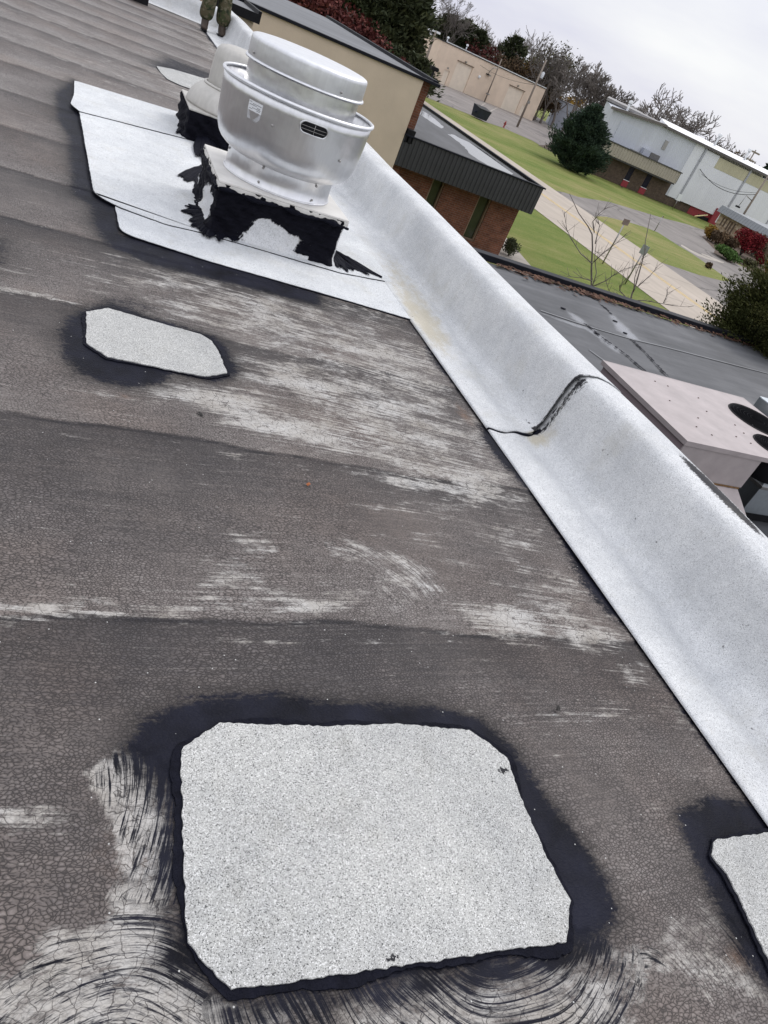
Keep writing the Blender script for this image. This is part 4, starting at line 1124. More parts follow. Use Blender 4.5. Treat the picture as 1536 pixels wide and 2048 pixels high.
# ---------------------------------------------------------------- lower grey roof beside the parapet
lb = thing('low_roof_building', 'lower building wing with a grey membrane roof and black edge coping', 'building', (0, 0, 0))
MB().box((3.06, -12, G), (27, 13.0, -1.52)).build('wall', M['brick'], lb)
lr = np.array([(x, y) for y in axis([(-12, 2, .5), (2, 12.98, .08)]) for x in axis([(3.055, 18, .09), (18, 27, .5)])])
nxl = len(axis([(3.055, 18, .09), (18, 27, .5)]))
nyl = len(axis([(-12, 2, .5), (2, 12.98, .08)]))
i0 = (np.arange(nyl - 1)[:, None] * nxl + np.arange(nxl - 1)[None]).ravel()
lz = -1.5 + .008 * np.sin(lr[:, 0] * 1.1) * np.sin(lr[:, 1] * .9)
wet_sheen = np.zeros(len(lr))
for pl, w in (([(8.762, 11.225, -1.485), (8.94, 11.287, -1.485), (9.044, 11.15, -1.485), (9.132, 10.99, -1.485), (8.975, 10.711, -1.485), (8.733, 10.692, -1.485), (8.648, 10.887, -1.485)], .25), ([(10.24, 11.838, -1.485), (10.493, 11.953, -1.485), (10.432, 11.514, -1.485), (10.382, 11.05, -1.485), (10.387, 10.71, -1.485), (10.012, 10.577, -1.485), (9.954, 10.877, -1.485), (10.004, 11.249, -1.485)], .3), ([(8.938, 10.653, -1.485), (9.162, 10.223, -1.485), (9.245, 9.748, -1.485), (9.041, 9.589, -1.485), (8.883, 9.947, -1.485), (8.792, 10.426, -1.485)], .3), ([(7.795, 10.675, -1.485), (8.614, 10.648, -1.485), (9.13, 10.59, -1.485), (8.986, 10.443, -1.485), (8.415, 10.47, -1.485)], .2)):
    wet_sheen = np.maximum(wet_sheen, soft(poly_sd(lr[:, 0], lr[:, 1], [q[:2] for q in pl]), w))
n = NT('dark_rubber_roof')
f = n.math('ADD', n.math('MULTIPLY', n.noise(.6, 6, .65), .55), n.math('MULTIPLY', n.noise(1, 5, .6, n.scale(n.obj, (.35, 3.5, 1))), .45))
col = n.ramp(f, [(.32, (.062, .064, .068)), (.52, (.098, .101, .108)), (.7, (.145, .148, .155))])
n.bump(n.noise(5, 4), .25, .02)
wm_ = n.step(n.math('ADD', n.attr('wet_sheen'), n.math('MULTIPLY', n.math('SUBTRACT', n.noise(2.5, 6, .7), .5), 1.0)), .35, .85)
col = n.mix(n.math('MULTIPLY', wm_, .5), col, (.30, .31, .33))  # wet patches lightened too, their sky reflection put into the colour
M['rubber'] = n.done(col, n.mix(wm_, n.ramp(f, [(.3, .75), (.7, .6)]), (.22, .22, .22)), 0, .25)
np_mesh('roof_membrane', np.column_stack([lr, lz]), np.stack([i0, i0 + 1, i0 + nxl + 1, i0 + nxl], 1), M['rubber'], lb, True, {'wet_sheen': ('FLOAT', wet_sheen)})
MB().box((3.06, 13.0, -1.50), (27, 13.26, -1.37), .015).box((26.8, -12, -1.5), (27.06, 12.995, -1.37), .015).build('coping', M['black_roof_edge'], lb)
def strip(mb, pts, w, z):
    for a, b in zip(pts[:-1], pts[1:]):
        a, b = Vector(a[:2]), Vector(b[:2])
        t = (b - a).normalized()
        nn = Vector((-t.y, t.x)) * w / 2
        mb.add([(*(a - nn), z), (*(b - nn), z), (*(b + nn), z), (*(a + nn), z)], [(0, 1, 2, 3)])
sm = MB()
strip(sm, [(7.912, 10.769, -1.485), (8.553, 10.695, -1.485), (9.215, 10.647, -1.485), (10.093, 10.654, -1.485), (11.062, 10.775, -1.485), (12.554, 10.887, -1.485), (14.644, 11.052, -1.485)], .05, -1.487)
M['pale_seam'] = plain('pale_seam', (.15, .155, .165), .55, 0, .2, 2)
sm.build('lap_seam', M['pale_seam'], lb)
sm = MB()
strip(sm, [(8.158, 9.378, -1.485), (8.286, 9.003, -1.485)], .05, -1.487)

sm.build('lap_seam', M['pale_seam'], lb)
for seg in ([(8.891, 10.724, -1.485), (8.991, 10.663, -1.485), (8.98, 10.364, -1.485), (9.027, 10.16, -1.485), (9.103, 9.938, -1.485), (9.171, 9.645, -1.485), (9.201, 9.312, -1.485), (9.222, 8.923, -1.485)], [(10.425, 12.425, -1.485), (10.451, 12.187, -1.485), (10.39, 11.881, -1.485)], [(10.018, 10.62, -1.485), (10, 10.393, -1.485), (9.969, 10.024, -1.485), (9.874, 9.587, -1.485), (9.794, 9.244, -1.485), (9.801, 9.066, -1.485)]):
    dk, side_a, side_b = MB(), [], []
    for a, b in zip(seg[:-1], seg[1:]):
        a, b = Vector(a[:2]), Vector(b[:2])
        nn = Vector((-(b - a).y, (b - a).x)).normalized()
        for j in range(8):
            p, w = a.lerp(b, j / 8) + nn * rnd.uniform(-.02, .02), rnd.choice([.006, .01, .02, .035, .045])
            side_a.append(p + nn * w); side_b.append(p - nn * w)
    k = len(side_a)
    dk.add([(p.x, p.y, -1.482) for p in side_a + side_b], [(i, i + 1, k + i + 1, k + i) for i in range(k - 1)])
    dk.build('tar_repair', M['tar'], lb)
for c in [(8.747, 11.301, -1.485), (10.214, 11.499, -1.485), (10.056, 10.894, -1.485), (8.98, 10.364, -1.485)]:
    dk = MB().prism([(c[0] + .07 * math.cos(a) * rnd.uniform(.6, 1), c[1] + .035 * math.sin(a)) for a in [k * math.pi / 4 for k in range(8)]], -1.49, -1.478)
    dk.build('tar_repair', M['tar'], lb)
pn, k = [], 0
deb = [(7.91, 13.076, -1.48), (8.559, 12.94, -1.48), (9.303, 12.848, -1.48), (10.199, 12.864, -1.48), (10.637, 12.871, -1.48), (11.231, 12.762, -1.48), (12.084, 12.897, -1.48), (13.327, 13.142, -1.48), (14.372, 13.286, -1.48), (15.765, 13.275, -1.48)]
for i in range(650):
    u = rng.random() ** .8 * (len(deb) - 1.001)
    j = int(u)
    a, b = Vector(deb[j][:2]), Vector(deb[j + 1][:2])
    dens = 1.0 if j < 4 else .45
    if rng.random() > dens: continue
    c = a.lerp(b, u - j)
    c.y = 12.97 - abs(rng.normal(0, .16 if j < 4 else .10))
    an, l, w = rng.uniform(0, 3.2), rng.uniform(.03, .10), rng.uniform(.008, .03)
    z = -1.49 + rng.uniform(.01, .05)
    t, s_ = Vector((math.cos(an), math.sin(an))) * l, Vector((-math.sin(an), math.cos(an))) * w
    pn += [(c.x - t.x - s_.x, c.y - t.y - s_.y, z), (c.x + t.x - s_.x, c.y + t.y - s_.y, z + rng.uniform(-.01, .03)), (c.x + t.x + s_.x, c.y + t.y + s_.y, z), (c.x - t.x + s_.x, c.y - t.y + s_.y, z)]
pn = np.array(pn)
o = np_mesh('leaf_litter', pn, np.arange(len(pn)).reshape(-1, 4), plain('brown_needles', (.095, .045, .026), .9, 0, .6, 3), None)
tag(o, 'rust brown leaf litter gathered along the coping', kind='stuff')

# ---------------------------------------------------------------- air conditioning unit
M['pink_metal'] = plain('faded_pink_metal', (.37, .325, .32), .55, 0, .16, 3.5, .1, 4)
M['mauve_metal'] = plain('mauve_metal', (.27, .215, .225), .5, 0, .1, 2)
ux0, uy0 = 5.08, 4.13
ux1, uy1 = 7.20, 5.56
zt = -.30
un = thing('air_conditioner', 'faded pink rooftop air conditioning unit with two round fan openings', 'air conditioner', (ux0, uy0, -1.49))
T = lambda z: z + 1.49
W_, D_ = ux1 - ux0, uy1 - uy0
fo = [(1.50, 1.02, .33), (1.60, .37, .26)]
fo = [((p[0] - ux0), (p[1] - uy0)) for p in [(6.916, 4.993, -0.3), (6.576, 4.47, -0.3)]]
holes = [(1.76, .84, .32), (1.43, .255, .215)]
# lid with two holes: built as polar patches joined to a rectangle grid
def lid_mesh():
    mb = MB()
    xs_, ym_ = 1.19, .495
    mb.flat([(0, 0), (xs_, 0), (xs_, D_), (0, D_)], 0)
    for (cx, cy, r_), (y0, y1) in zip(holes, ((ym_, D_), (0, ym_))):
        inn, out = [], []
        cs = [math.atan2(b - cy, a - cx) for a in (xs_, W_) for b in (y0, y1)]
        for a in sorted([2 * math.pi * k / 48 - math.pi for k in range(48)] + cs):
            c, s_ = math.cos(a), math.sin(a)
            t = min(((W_ - cx) / c if c > 1e-9 else (xs_ - cx) / c if c < -1e-9 else 9), ((y1 - cy) / s_ if s_ > 1e-9 else (y0 - cy) / s_ if s_ < -1e-9 else 9))
            inn.append((cx + r_ * c, cy + r_ * s_, 0)); out.append((cx + t * c, cy + t * s_, 0))
        k = len(inn)
        mb.add(inn + out, [(i, k + i, k + (i + 1) % k, (i + 1) % k) for i in range(k)])
    return mb
lid = lid_mesh().build('lid', M['pink_metal'], un)
lid.location = (0, 0, T(zt))
lr_ = MB().box((-.012, -.012, -.045), (W_ + .012, 0, .001)).box((-.012, 0, -.045), (0, D_, .001)).box((W_, 0, -.045), (W_ + .012, D_, .001)).box((-.012, D_, -.045), (W_ + .012, D_ + .012, .001))
lr_.build('lid_rim', M['pink_metal'], lid)
MB().box((.015, .012, .12), (1.02, D_ - .02, T(zt) - .046)).build('cabinet', M['mauve_metal'], un)
fp = MB().box((.0, -.002, T(-.66)), (1.03, .010, T(zt) - .046)).build('front_panel', M['pink_metal'], un)
MB().box((1.03, .75, .12), (W_ - .2, D_ - .02, T(zt) - .42)).build('coil_section', plain('dark_coil', (.05, .05, .052), .6, .3, .3, 60), un)
MB().box((.1, .05, 0), (W_ - .1, D_ - .1, .118)).build('base_rail', M['black'], un)
hd = MB().add([(.30, -.004, T(-.68)), (1.0, -.004, T(-.68)), (1.0, -.36, T(-.86)), (.30, -.36, T(-.86)), (.30, -.36, T(-1.06)), (1.0, -.36, T(-1.06)), (.30, -.004, T(-1.12)), (1.0, -.004, T(-1.12))],
              [(3, 2, 1, 0), (3, 4, 5, 2), (0, 6, 4, 3), (2, 5, 7, 1), (6, 7, 5, 4)])
hd.box((.29, -.368, T(-1.075)), (1.01, -.361, T(-1.05))).build('rain_hood', M['pink_metal'], un)
MB().box((.02, -.012, T(-.675)), (1.0, -.0045, T(-.662))).build('rusty_edge', plain('rust', (.2, .11, .04), .8, 0, .4, 30), un)
for cx, cy, r_ in holes:
    ft = MB().lathe([(r_ + .012, .002), (r_ + .006, .012), (r_ - .004, .006), (r_ - .012, -.06), (r_ - .015, -.30), (.02, -.30)], 40, (cx, cy, T(zt))).build('fan_opening', M['black'], un)
    bl = MB()
    for q in range(4):
        a = q * math.pi / 2 + .4
        p = lambda rr, da, dz: (cx + rr * math.cos(a + da), cy + rr * math.sin(a + da), T(zt) - .16 + dz)
        bl.add([p(.06, -.25, -.02), p(r_ * .9, -.35, -.04), p(r_ * .9, .3, .05), p(.06, .3, .02)], [(0, 1, 2, 3)])
    bl.ball((cx, cy, T(zt) - .14), .07, 10, 6)
    bl.build('fan_blades', plain('fan_blade_metal', (.12, .12, .13), .4, .5), ft)
    gd = MB()
    for rr in np.linspace(.08, r_, 7):
        gd.lathe([(rr, 0), (rr + .003, .003), (rr, .006)], 36, (cx, cy, T(zt) + .012))
    gd.build('fan_guard', M['black'], ft)
ds = MB()
for x, y in ((.55, 1.25), (.75, 1.22), (.42, .85), (.9, .75), (.62, .55), (1.05, 1.1), (.95, .3), (1.1, .28), (1.2, .45), (.35, .3), (.52, .2), (1.18, .62)):
    an = rnd.uniform(0, 3)
    for j in range(1):
        x2, y2 = x + rnd.uniform(-.05, .05), y + rnd.uniform(-.05, .05)
        ds.prism([(x2 + .013 * math.cos(an + t) * (1 if k % 2 else .45), y2 + .007 * math.sin(an + t)) for k, t in enumerate([q * math.pi / 3 for q in range(6)])], T(zt) + .001, T(zt) + .006)
o = ds.build('leaf_litter', plain('brown_specks', (.07, .04, .028), .9), un)
o.name = 'leaf_specks'
o['kind'] = 'stuff'
gb = thing('galvanised_duct', 'shiny galvanised metal duct box beyond the pink unit', 'duct', (7.4, 5.55, -1.49))
MB().box((0, -.75, .15), (1.3, 0, 1.27), .012).build('duct_body', mk_alu('galvanised_steel', (.55, .60, .63), .3, (1, 1, 1)), gb)
MB().box((-.03, -.78, .86), (1.33, .03, .90), .004).box((-.03, -.78, .5), (1.33, .03, .54), .004).build('duct_flange', M['screw'], gb)
MB().box((.1, -.65, 0), (1.2, -.1, .149)).build('duct_support', M['black'], gb)
# ---------------------------------------------------------------- beige warehouse across the road
wh = thing('warehouse', 'long beige flat roofed warehouse with two roll up doors across the yard', 'warehouse', (52.79, 128.37, G), math.atan2(10.02, 26.33))
M['tan_wall'] = plain('tan_painted_block', (.72, .585, .46), .85, 0, .10, .5, .1, 10)
M['tan_door'] = plain('cream_painted_steel', (.78, .68, .56), .6, 0, .08, 1)
ops = [(1.95, 3.25, 2.12), (4.15, 8.05, 4.0), (18.35, 22.75, 3.86), (23.75, 24.8, 1.9)]
mb, x = MB(), -.75
for a, b, h in ops:
    mb.box((x, 0, 0), (a, .3, 5.6)).box((a, 0, h), (b, .3, 5.6))
    x = b
mb.box((x, 0, 0), (28.1, .3, 5.6)).box((-.75, .3, 0), (-.45, 22, 5.6)).box((27.8, .3, 0), (28.1, 22, 5.6)).box((-.45, 21.7, 0), (27.8, 22, 5.6))
mb.build('wall', M['tan_wall'], wh)
MB().box((-.85, -.12, 5.6), (28.2, .25, 5.72)).box((-.85, .25, 5.6), (-.5, 22, 5.72)).build('roof_edge', plain('dark_fascia', (.03, .028, .03), .5), wh)
MB().box((.6, -.16, 5.72), (28.0, .32, 5.86)).build('gutter_flashing', plain('bright_flashing', (.75, .76, .78), .35, .4), wh)
MB().box((-.5, .25, 5.45), (27.9, 22, 5.6)).build('roof', M['membrane'], wh)
for (a, b, h), nm in zip(ops, ('door', 'roller_door', 'roller_door', 'door')):
    d = MB()
    if nm == 'door': d.box((a + .03, .12, 0), (b - .03, .18, h - .02))
    else:
        z = 0.0
        while z < h - .05:
            d.box((a + .02, .14, z), (b - .02, .2, min(z + .48, h))); d.box((a + .02, .15, min(z + .48, h - .02)), (b - .02, .19, min(z + .52, h))); z += .52
    o = d.build(nm, M['tan_door'], wh)
    if nm == 'roller_door': MB().box((a - .15, -.1, h), (b + .1, -.002, h + .12)).build('lintel', plain('rusty_lintel', (.16, .12, .09), .8), o)
for sx, sz in ((12.13, 3.95),):
    MB().box((sx - .3, -.5, sz - .08), (sx + .3, -.002, sz + .08), .02).build('wall_lamp', M['screw'], wh)
MB().ball((10.12, -.1, 3.14), .26, 10, 6).build('wall_light', M['paper'], wh)
for sx in (5.85, 20.4): MB().box((sx - .12, -.25, 4.15), (sx + .12, -.002, 4.42)).build('door_lamp', M['screw'], wh)
MB().box((2.4, -.03, 2.35), (2.75, -.002, 2.6)).build('small_plate', M['screw'], wh)
for sx, h in ((1.4, .5), (6.1, .7)):
    MB().tube([(sx, 1.2, 5.6), (sx, 1.2, 5.7 + h)], .1, 8).lathe([(.2, 5.7 + h), (.2, 5.95 + h), (.02, 6.0 + h)], 10, (sx, 1.2, 0)).build('roof_vent', plain('galv_vent', (.6, .62, .65), .4, .5), wh)
# dumpster
du = thing('dumpster', 'dark navy rubbish dumpster standing on the edge of the yard', 'dumpster', (44.0, 89.0, G), .28)
nv = plain('navy_steel', (.012, .017, .035), .5, 0, .3, 3)
MB().add([(-.85, -.5, .12), (.85, -.5, .12), (.85, .55, .12), (-.85, .55, .12), (-1.0, -.65, 1.12), (1.0, -.65, 1.12), (1.0, .65, 1.3), (-1.0, .65, 1.3)], [(3, 2, 1, 0), (0, 1, 5, 4), (1, 2, 6, 5), (2, 3, 7, 6), (3, 0, 4, 7), (4, 5, 6, 7)]).build('bin', nv, du)
MB().add([(-1.02, -.7, 1.13), (1.02, -.7, 1.13), (1.02, .7, 1.33), (-1.02, .7, 1.33), (-1.02, -.7, 1.18), (1.02, -.7, 1.18), (1.02, .7, 1.38), (-1.02, .7, 1.38)], [(3, 2, 1, 0), (4, 5, 6, 7), (0, 1, 5, 4), (1, 2, 6, 5), (2, 3, 7, 6), (3, 0, 4, 7)]).build('lid', M['black'], du)
for sx in (-1.03, 1.03): MB().box((sx - .09, -.2, .55), (sx + .09, .2, .72)).build('fork_pocket', nv, du)
# hydrant
hy = thing('fire_hydrant', 'small red fire hydrant on the grass edge of the yard', 'fire hydrant', (49.4, 92.4, G))
red = plain('hydrant_red', (.28, .03, .025), .45, 0, .15)
MB().lathe([(.14, 0), (.14, .06), (.1, .08), (.1, .55), (.13, .57), (.13, .62), (.1, .66), (.06, .74), (.03, .78), (.001, .8)], 16).build('barrel', red, hy)
MB().tube([(-.2, 0, .45), (.2, 0, .45)], .055, 8).tube([(0, 0, .42), (0, -.2, .42)], .07, 8).build('outlet', red, hy)
# poles
M['wood_pole'] = plain('grey_pole_wood', (.24, .20, .165), .85, 0, .25, 3, .2, 10, (1, 1, .2))
def pole(name, label, p, top, rad, cat='utility pole'):
    t = thing(name, label, cat, (p[0], p[1], G))
    MB().tube([(0, 0, 0), (0, 0, top * .5), (0, 0, top)], [rad, rad * .85, rad * .65], 8).build('pole', M['wood_pole'], t)
    return t
p1 = pole('light_pole', 'grey light pole with a curved lamp arm in front of the beige warehouse', (65.2, 132.3), 6.9, .13, 'light pole')
arm = MB().tube([(0, 0, 5.2), (-.35, 0, 5.35), (-.8, 0, 5.2), (-1.2, 0, 4.6), (-1.3, 0, 4.1)], .06, 6).build('lamp_arm', M['screw'], p1)
MB().box((-1.65, -.14, 3.9), (-1.05, .14, 4.08), .03).build('lamp_head', M['black'], arm)
MB().box((-.28, -.2, 1.2), (.3, .2, 1.42), .02).build('meter_box', M['screw'], p1)
p2 = pole('utility_pole', 'tall utility pole standing in the yard near the red hydrant', (57.6, 104.0), 8.8, .17)
MB().box((-.1, -.2, 3.2), (.22, .05, 3.55)).build('meter_box', M['screw'], p2)
tf = MB().lathe([(.2, 6.6), (.22, 6.65), (.22, 7.3), (.05, 7.4)], 12, (.4, 0, 0)).build('transformer', plain('transformer_grey', (.6, .62, .65), .4), p2)
p3 = pole('utility_pole', 'leaning utility pole behind the right end of the beige warehouse', (82.0, 143.0), 10.5, .17)
p4 = pole('utility_pole', 'short white topped pole in the dark trees left of the warehouse', [(43.306, 109.766, 6.346)][0], [(43.306, 109.766, 6.346)][0][2], .22)
MB().box((-.5, -.1, [(43.306, 109.766, 6.346)][0][2] - .2), (.7, .1, [(43.306, 109.766, 6.346)][0][2] + .05)).build('insulator', M['paper'], p4)
def cable(name, label, a, b, sag, r_=.03, n_=14):
    pts = [(a[0] + (b[0] - a[0]) * t, a[1] + (b[1] - a[1]) * t, a[2] + (b[2] - a[2]) * t - sag * 4 * t * (1 - t)) for t in np.linspace(0, 1, n_)]
    return tag(MB().tube(pts, r_, 5).build(name, M['black'], None), label, 'cable')
cable('power_cable', 'thin cable sagging across the beige warehouse front', (61.4, 131.4, G + 4.75), (57.6, 104.0, G + 5.6), .5, .022)
cable('power_cable', 'cable running from the tall yard pole to the leaning pole', (57.6, 104.0, G + 5.8), (82.0, 143.0, G + 8), .9, .022)

# ---------------------------------------------------------------- blue grey shed
sh = thing('shed', 'plain blue grey metal shed left of the big pine', 'shed', (90.6, 152, G), R(-28))
M['bluegrey'] = plain('blue_grey_siding', (.40, .42, .49), .5, 0, .07, 1)
b_ = MB().box((0, 0, 0), (16, 12, 5.0))
b_.build('wall', M['bluegrey'], sh)
MB().box((-.1, -.12, 5.0), (16.1, 12.1, 5.12)).box((0, -.03, 3.3), (16, -.002, 3.36)).build('trim', plain('shed_trim', (.2, .21, .24), .5), sh)
MB().box((6.5, -.9, 2.7), (8.4, -.002, 2.85)).box((6.7, -.05, 0), (8.1, -.002, 2.3)).build('entry_canopy', M['paper'], sh)
tk = thing('storage_tank', 'pale blue metal box standing behind the grey shed roof', 'tank', (116, 170, G), R(-20))
MB().box((-3, -2, 0), (4, 2, 8.0), .1).build('tank_body', plain('pale_blue_metal', (.40, .49, .53), .4), tk)
MB().box((-3.2, -2.2, 8.0), (4.2, 2.2, 8.2)).build('tank_cap', M['paper'], tk)

# ---------------------------------------------------------------- white metal factory with brown annex
def siding(name, base, var=.12, streak=True):
    n = NT(name)
    f = n.math('ADD', n.math('MULTIPLY', n.noise(1, 5, .65, n.scale(n.obj, (.9, .9, .05))), .6), n.math('MULTIPLY', n.noise(.25, 4, .6), .4))
    col = n.ramp(f, [(.32, tuple(c * (1 - var) for c in base)), (.68, tuple(c * (1 + var * .6) for c in base))])
    x = n.xyz(n.obj)
    w = n.math('SINE', n.math('MULTIPLY', n.math('ADD', x[0], x[1]), 20.0))
    n.bump(w, .25, .03)
    return n.done(col, .45, 0, .4)
M['grey_siding'] = siding('blue_grey_siding_old', (.565, .59, .64), .13)
M['white_siding'] = siding('white_siding', (.74, .755, .785), .07)
M['cream_siding'] = siding('cream_ribbed_band', (.50, .47, .32), .16)
fc_ = thing('factory', 'large white and grey metal clad factory with a bright roof edge on the right', 'factory', (52, 79.6, G))
L_ = lambda p: (p[0] - 52, p[2] + 4.2)
MB().add([(2.6, 0, 0), (10.1, 0, 0), (10.1, 0, 7.33), (2.6, 0, 6.68), (2.6, 2.0, 0), (10.1, 2.0, 0), (10.1, 2.0, 7.33), (2.6, 2.0, 7.2)], [(0, 1, 2, 3), (5, 4, 7, 6), (4, 0, 3, 7), (3, 2, 6, 7)]).build('wall', M['grey_siding'], fc_)
MB().box((10.1, 0, 0), (15.6, 2.0, 7.26)).build('wall', M['grey_siding'], fc_)
MB().box((15.6, -.02, 0.9), (17.2, 2.0, 7.26)).build('corner_panel', M['white_siding'], fc_)
MB().box((17.2, -.03, 1.0), (70, 2.0, 5.75)).box((42, 2.003, 0), (70, 24, 7.2)).build('wall', M['white_siding'], fc_)
M['dspout'] = plain('downspout_grey', (.36, .37, .40), .5)
for xd, zd in ((17.2, 1.0), (25.4, 1.5), (33, 1.5)): MB().box((xd, -.12, zd), (xd + .27, -.032, 5.7)).box((xd, -.16, 5.7), (xd + .27, -.062, 7.2)).build('downspout', M['dspout'], fc_)
MB().box((19.9, -.06, 5.75), (70, 2.0, 6.98)).build('upper_band', M['cream_siding'], fc_)
MB().box((17.2, -.04, 5.75), (19.9, 2.0, 7.1)).build('wall_infill', M['white_siding'], fc_)
MB().add([(2.2, -.4, 6.66), (10.1, -.4, 7.34), (10.1, -.4, 7.62), (2.2, -.4, 6.94), (2.2, .1, 6.66), (10.1, .1, 7.34), (10.1, .1, 7.62), (2.2, .1, 6.94)], [(0, 1, 2, 3), (4, 0, 3, 7), (3, 2, 6, 7), (4, 5, 1, 0)]).build('roof_edge', plain('dark_gutter', (.12, .105, .095), .5), fc_)
MB().box((10.1, -.42, 7.27), (70, .1, 7.52)).build('gutter', plain('dark_gutter_b', (.10, .09, .085), .5), fc_)
MB().add([(10.1, -.40, 7.523), (70, -.40, 7.523), (70, 1.3, 8.0), (10.1, 1.3, 8.0), (10.1, 1.3, 7.523), (70, 1.3, 7.523)], [(0, 1, 2, 3), (0, 3, 4), (1, 5, 2), (3, 2, 5, 4)]).build('bright_roof', plain('bright_white_roof', (.82, .83, .85), .4), fc_)
MB().box((11.2, -.06, 5.2), (11.75, -.003, 6.2)).build('louvre', M['screw'], fc_)
MB().box((4.2, -.05, 3.5), (7.6, -.003, 6.0)).build('blocked_opening', siding('pale_panel', (.53, .56, .62), .06), fc_)
for x in (6.6, 11.6): MB().ball((x, -.12, 3.6), .16, 8, 6).build('wall_light', M['paper'], fc_)
for x, z in ((4.9, 6.9), (19.0, 7.9), (24.5, 7.9)):
    MB().tube([(x, .9, z), (x, .9, z + 1.0)], .13, 8).lathe([(.24, z + 1.0), (.26, z + 1.25), (.02, z + 1.35)], 10, (x, .9, 0)).build('roof_vent', M['paper'], fc_)
MB().box((15.0, -.02, 0), (17.0, .2, .98)).box((17.0, .25, 0), (20.1, .5, .98)).build('brown_base', M['brown_brick'], fc_)
rd = plain('red_paint', (.27, .028, .038), .6, 0, .18, 1.5)
MB().box((20.1, .22, 0), (32, .5, 1.0)).build('red_base', rd, fc_)
MB().box((23.9, -.16, -.1), (25.0, .2, 1.9)).build('red_block', rd, fc_)
MB().box((21.9, .1, 0), (23.8, .215, .42)).build('dark_bench', M['black'], fc_)
MB().tube([(19.0, -2.6, .25), (22.6, -.6, .75)], .09, 4).build('yellow_rail', plain('pale_yellow_paint', (.7, .58, .3), .6), fc_)
# low back roof
bk = thing('factory_wing', 'taller grey roofed factory wing behind the white factory left end', 'factory', (52, 81.65, G))
MB().add([(2.6, 0, 0), (30, 0, 0), (44, 20, 0), (16.5, 20, 0), (2.6, 0, 7.3), (30, 0, 7.3), (44, 20, 7.95), (16.5, 20, 7.95)], [(0, 1, 5, 4), (3, 0, 4, 7), (2, 3, 7, 6), (1, 2, 6, 5)]).build('wall', plain('cream_wall', (.60, .61, .59), .6), bk)
MB().add([(2.2, -.4, 7.25), (30, -.4, 7.25), (44, 20, 7.9), (16, 20, 7.9), (2.2, -.4, 7.52), (30, -.4, 7.52), (44, 20, 8.15), (16, 20, 8.15)], [(0, 1, 5, 4), (4, 5, 6, 7), (3, 0, 4, 7), (3, 2, 1, 0)]).build('roof', plain('grey_metal_roof', (.24, .23, .225), .5), bk)
# annex
an = thing('office_annex', 'low brown brick annex with beige ribbed fascia and red panels under dark windows', 'building', (52, 78.5, G))
aw = [(8.35, 9.15), (11.2, 12.05)]
mb, x = MB(), 2.4
for a, b in aw:
    mb.box((x, 1.0, 0), (a, 1.08, 2.35)); x = b
mb.box((x, 1.0, 0), (15.2, 1.08, 2.35))
mb.build('wall', M['brown_brick'], an)
ar = ribbed(2.2, 14.93, 2.53, 3.78, 0, .42, .05)
ar.box((14.86, 0.0, 2.53), (14.92, 1.05, 3.78)).build('fascia', plain('beige_ribbed_metal', (.37, .335, .27), .55, 0, .1, 1), an)
MB().box((2.1, -.12, 3.78), (15.0, .1, 3.9)).box((2.2, .1, 3.55), (14.9, 1.05, 3.6)).box((2.2, .06, 2.36), (14.85, 1.0, 2.5)).build('roof', plain('annex_roof', (.06, .058, .055), .7), an)
for a, b in aw:
    w = MB().box((a, 1.03, .78), (b, 1.06, 2.34)).build('window', plain('blue_black_glass', (.012, .015, .03), .15), an)
    MB().box((a - .06, .94, .02), (b + .05, 1.05, .72)).build('red_panel', rd, w)
    MB().box((a - .08, .92, .72), (b + .07, 1.06, .78)).build('sill', M['paper'], w)
ru_ = thing('rooftop_unit', 'boxy grey rooftop unit standing on the beige annex roof', 'rooftop unit', (60.6, 79.0, G + 3.6))
MB().box((0, 0, 0), (1.1, .5, .95)).build('unit_body', M['bluegrey'], ru_)
MB().box((1.15, -.02, .05), (2.6, .45, .88)).build('unit_coil', plain('coil_grey', (.13, .125, .125), .6), ru_)
MB().box((-1.5, 0, 0), (-.1, .45, .35)).build('unit_pipework', M['screw'], ru_)
sg = thing('small_sign', 'small white sign on a thin post in front of the annex corner', 'sign', (66.8, 76.5, G))
MB().tube([(0, 0, 0), (0, 0, 1.5)], .04, 6).build('post', M['screw'], sg)
MB().box((-.3, -.06, 1.1), (.3, -.03, 1.85)).build('sign_plate', M['paper'], sg)

# ---------------------------------------------------------------- stone faced building on the right
def stone_mat():
    n = NT('tan_ashlar_stone')
    x = n.xyz(n.obj)
    cx = n.node('ShaderNodeCombineXYZ')
    n.put(cx.inputs[0], n.math('ADD', x[0], x[1]))
    n.put(cx.inputs[1], x[2])
    cell = n.voro(2.6, 'F1', n.scale(cx.outputs[0], (1, 2.2, 1)), 'Color', .7)
    r_ = n.xyz(cell)[0]
    col = n.ramp(r_, [(0, (.20, .14, .09)), (.5, (.33, .255, .18)), (1, (.45, .37, .28))])
    return n.done(col, .85, 0, .2)
M['stone'] = stone_mat()
sb = thing('stone_building', 'tan stone building with a grey standing seam fascia at the right edge', 'building', (67.2, 0, G))
MB().box((0, 40, 0), (14, 69.3, 2.35)).build('wall', M['stone'], sb)
sf = ribbed(40, 69.75, 2.12, 2.86, 0, .45, .05, 'y')
sf.v = [(-.45 - v[0] if abs(v[2] - 2.12) < .01 else -.15 - v[0], v[1], v[2]) for v in sf.v]
sf.f = [f[::-1] for f in sf.f]
sf.add([(-.45, 69.75, 2.12), (14, 69.75, 2.12), (14, 69.75, 2.86), (-.15, 69.75, 2.86)], [(3, 2, 1, 0)])
sf.add([(-.15, 40, 2.86), (14, 40, 2.86), (14, 69.75, 2.86), (-.15, 69.75, 2.86)], [(0, 1, 2, 3)])
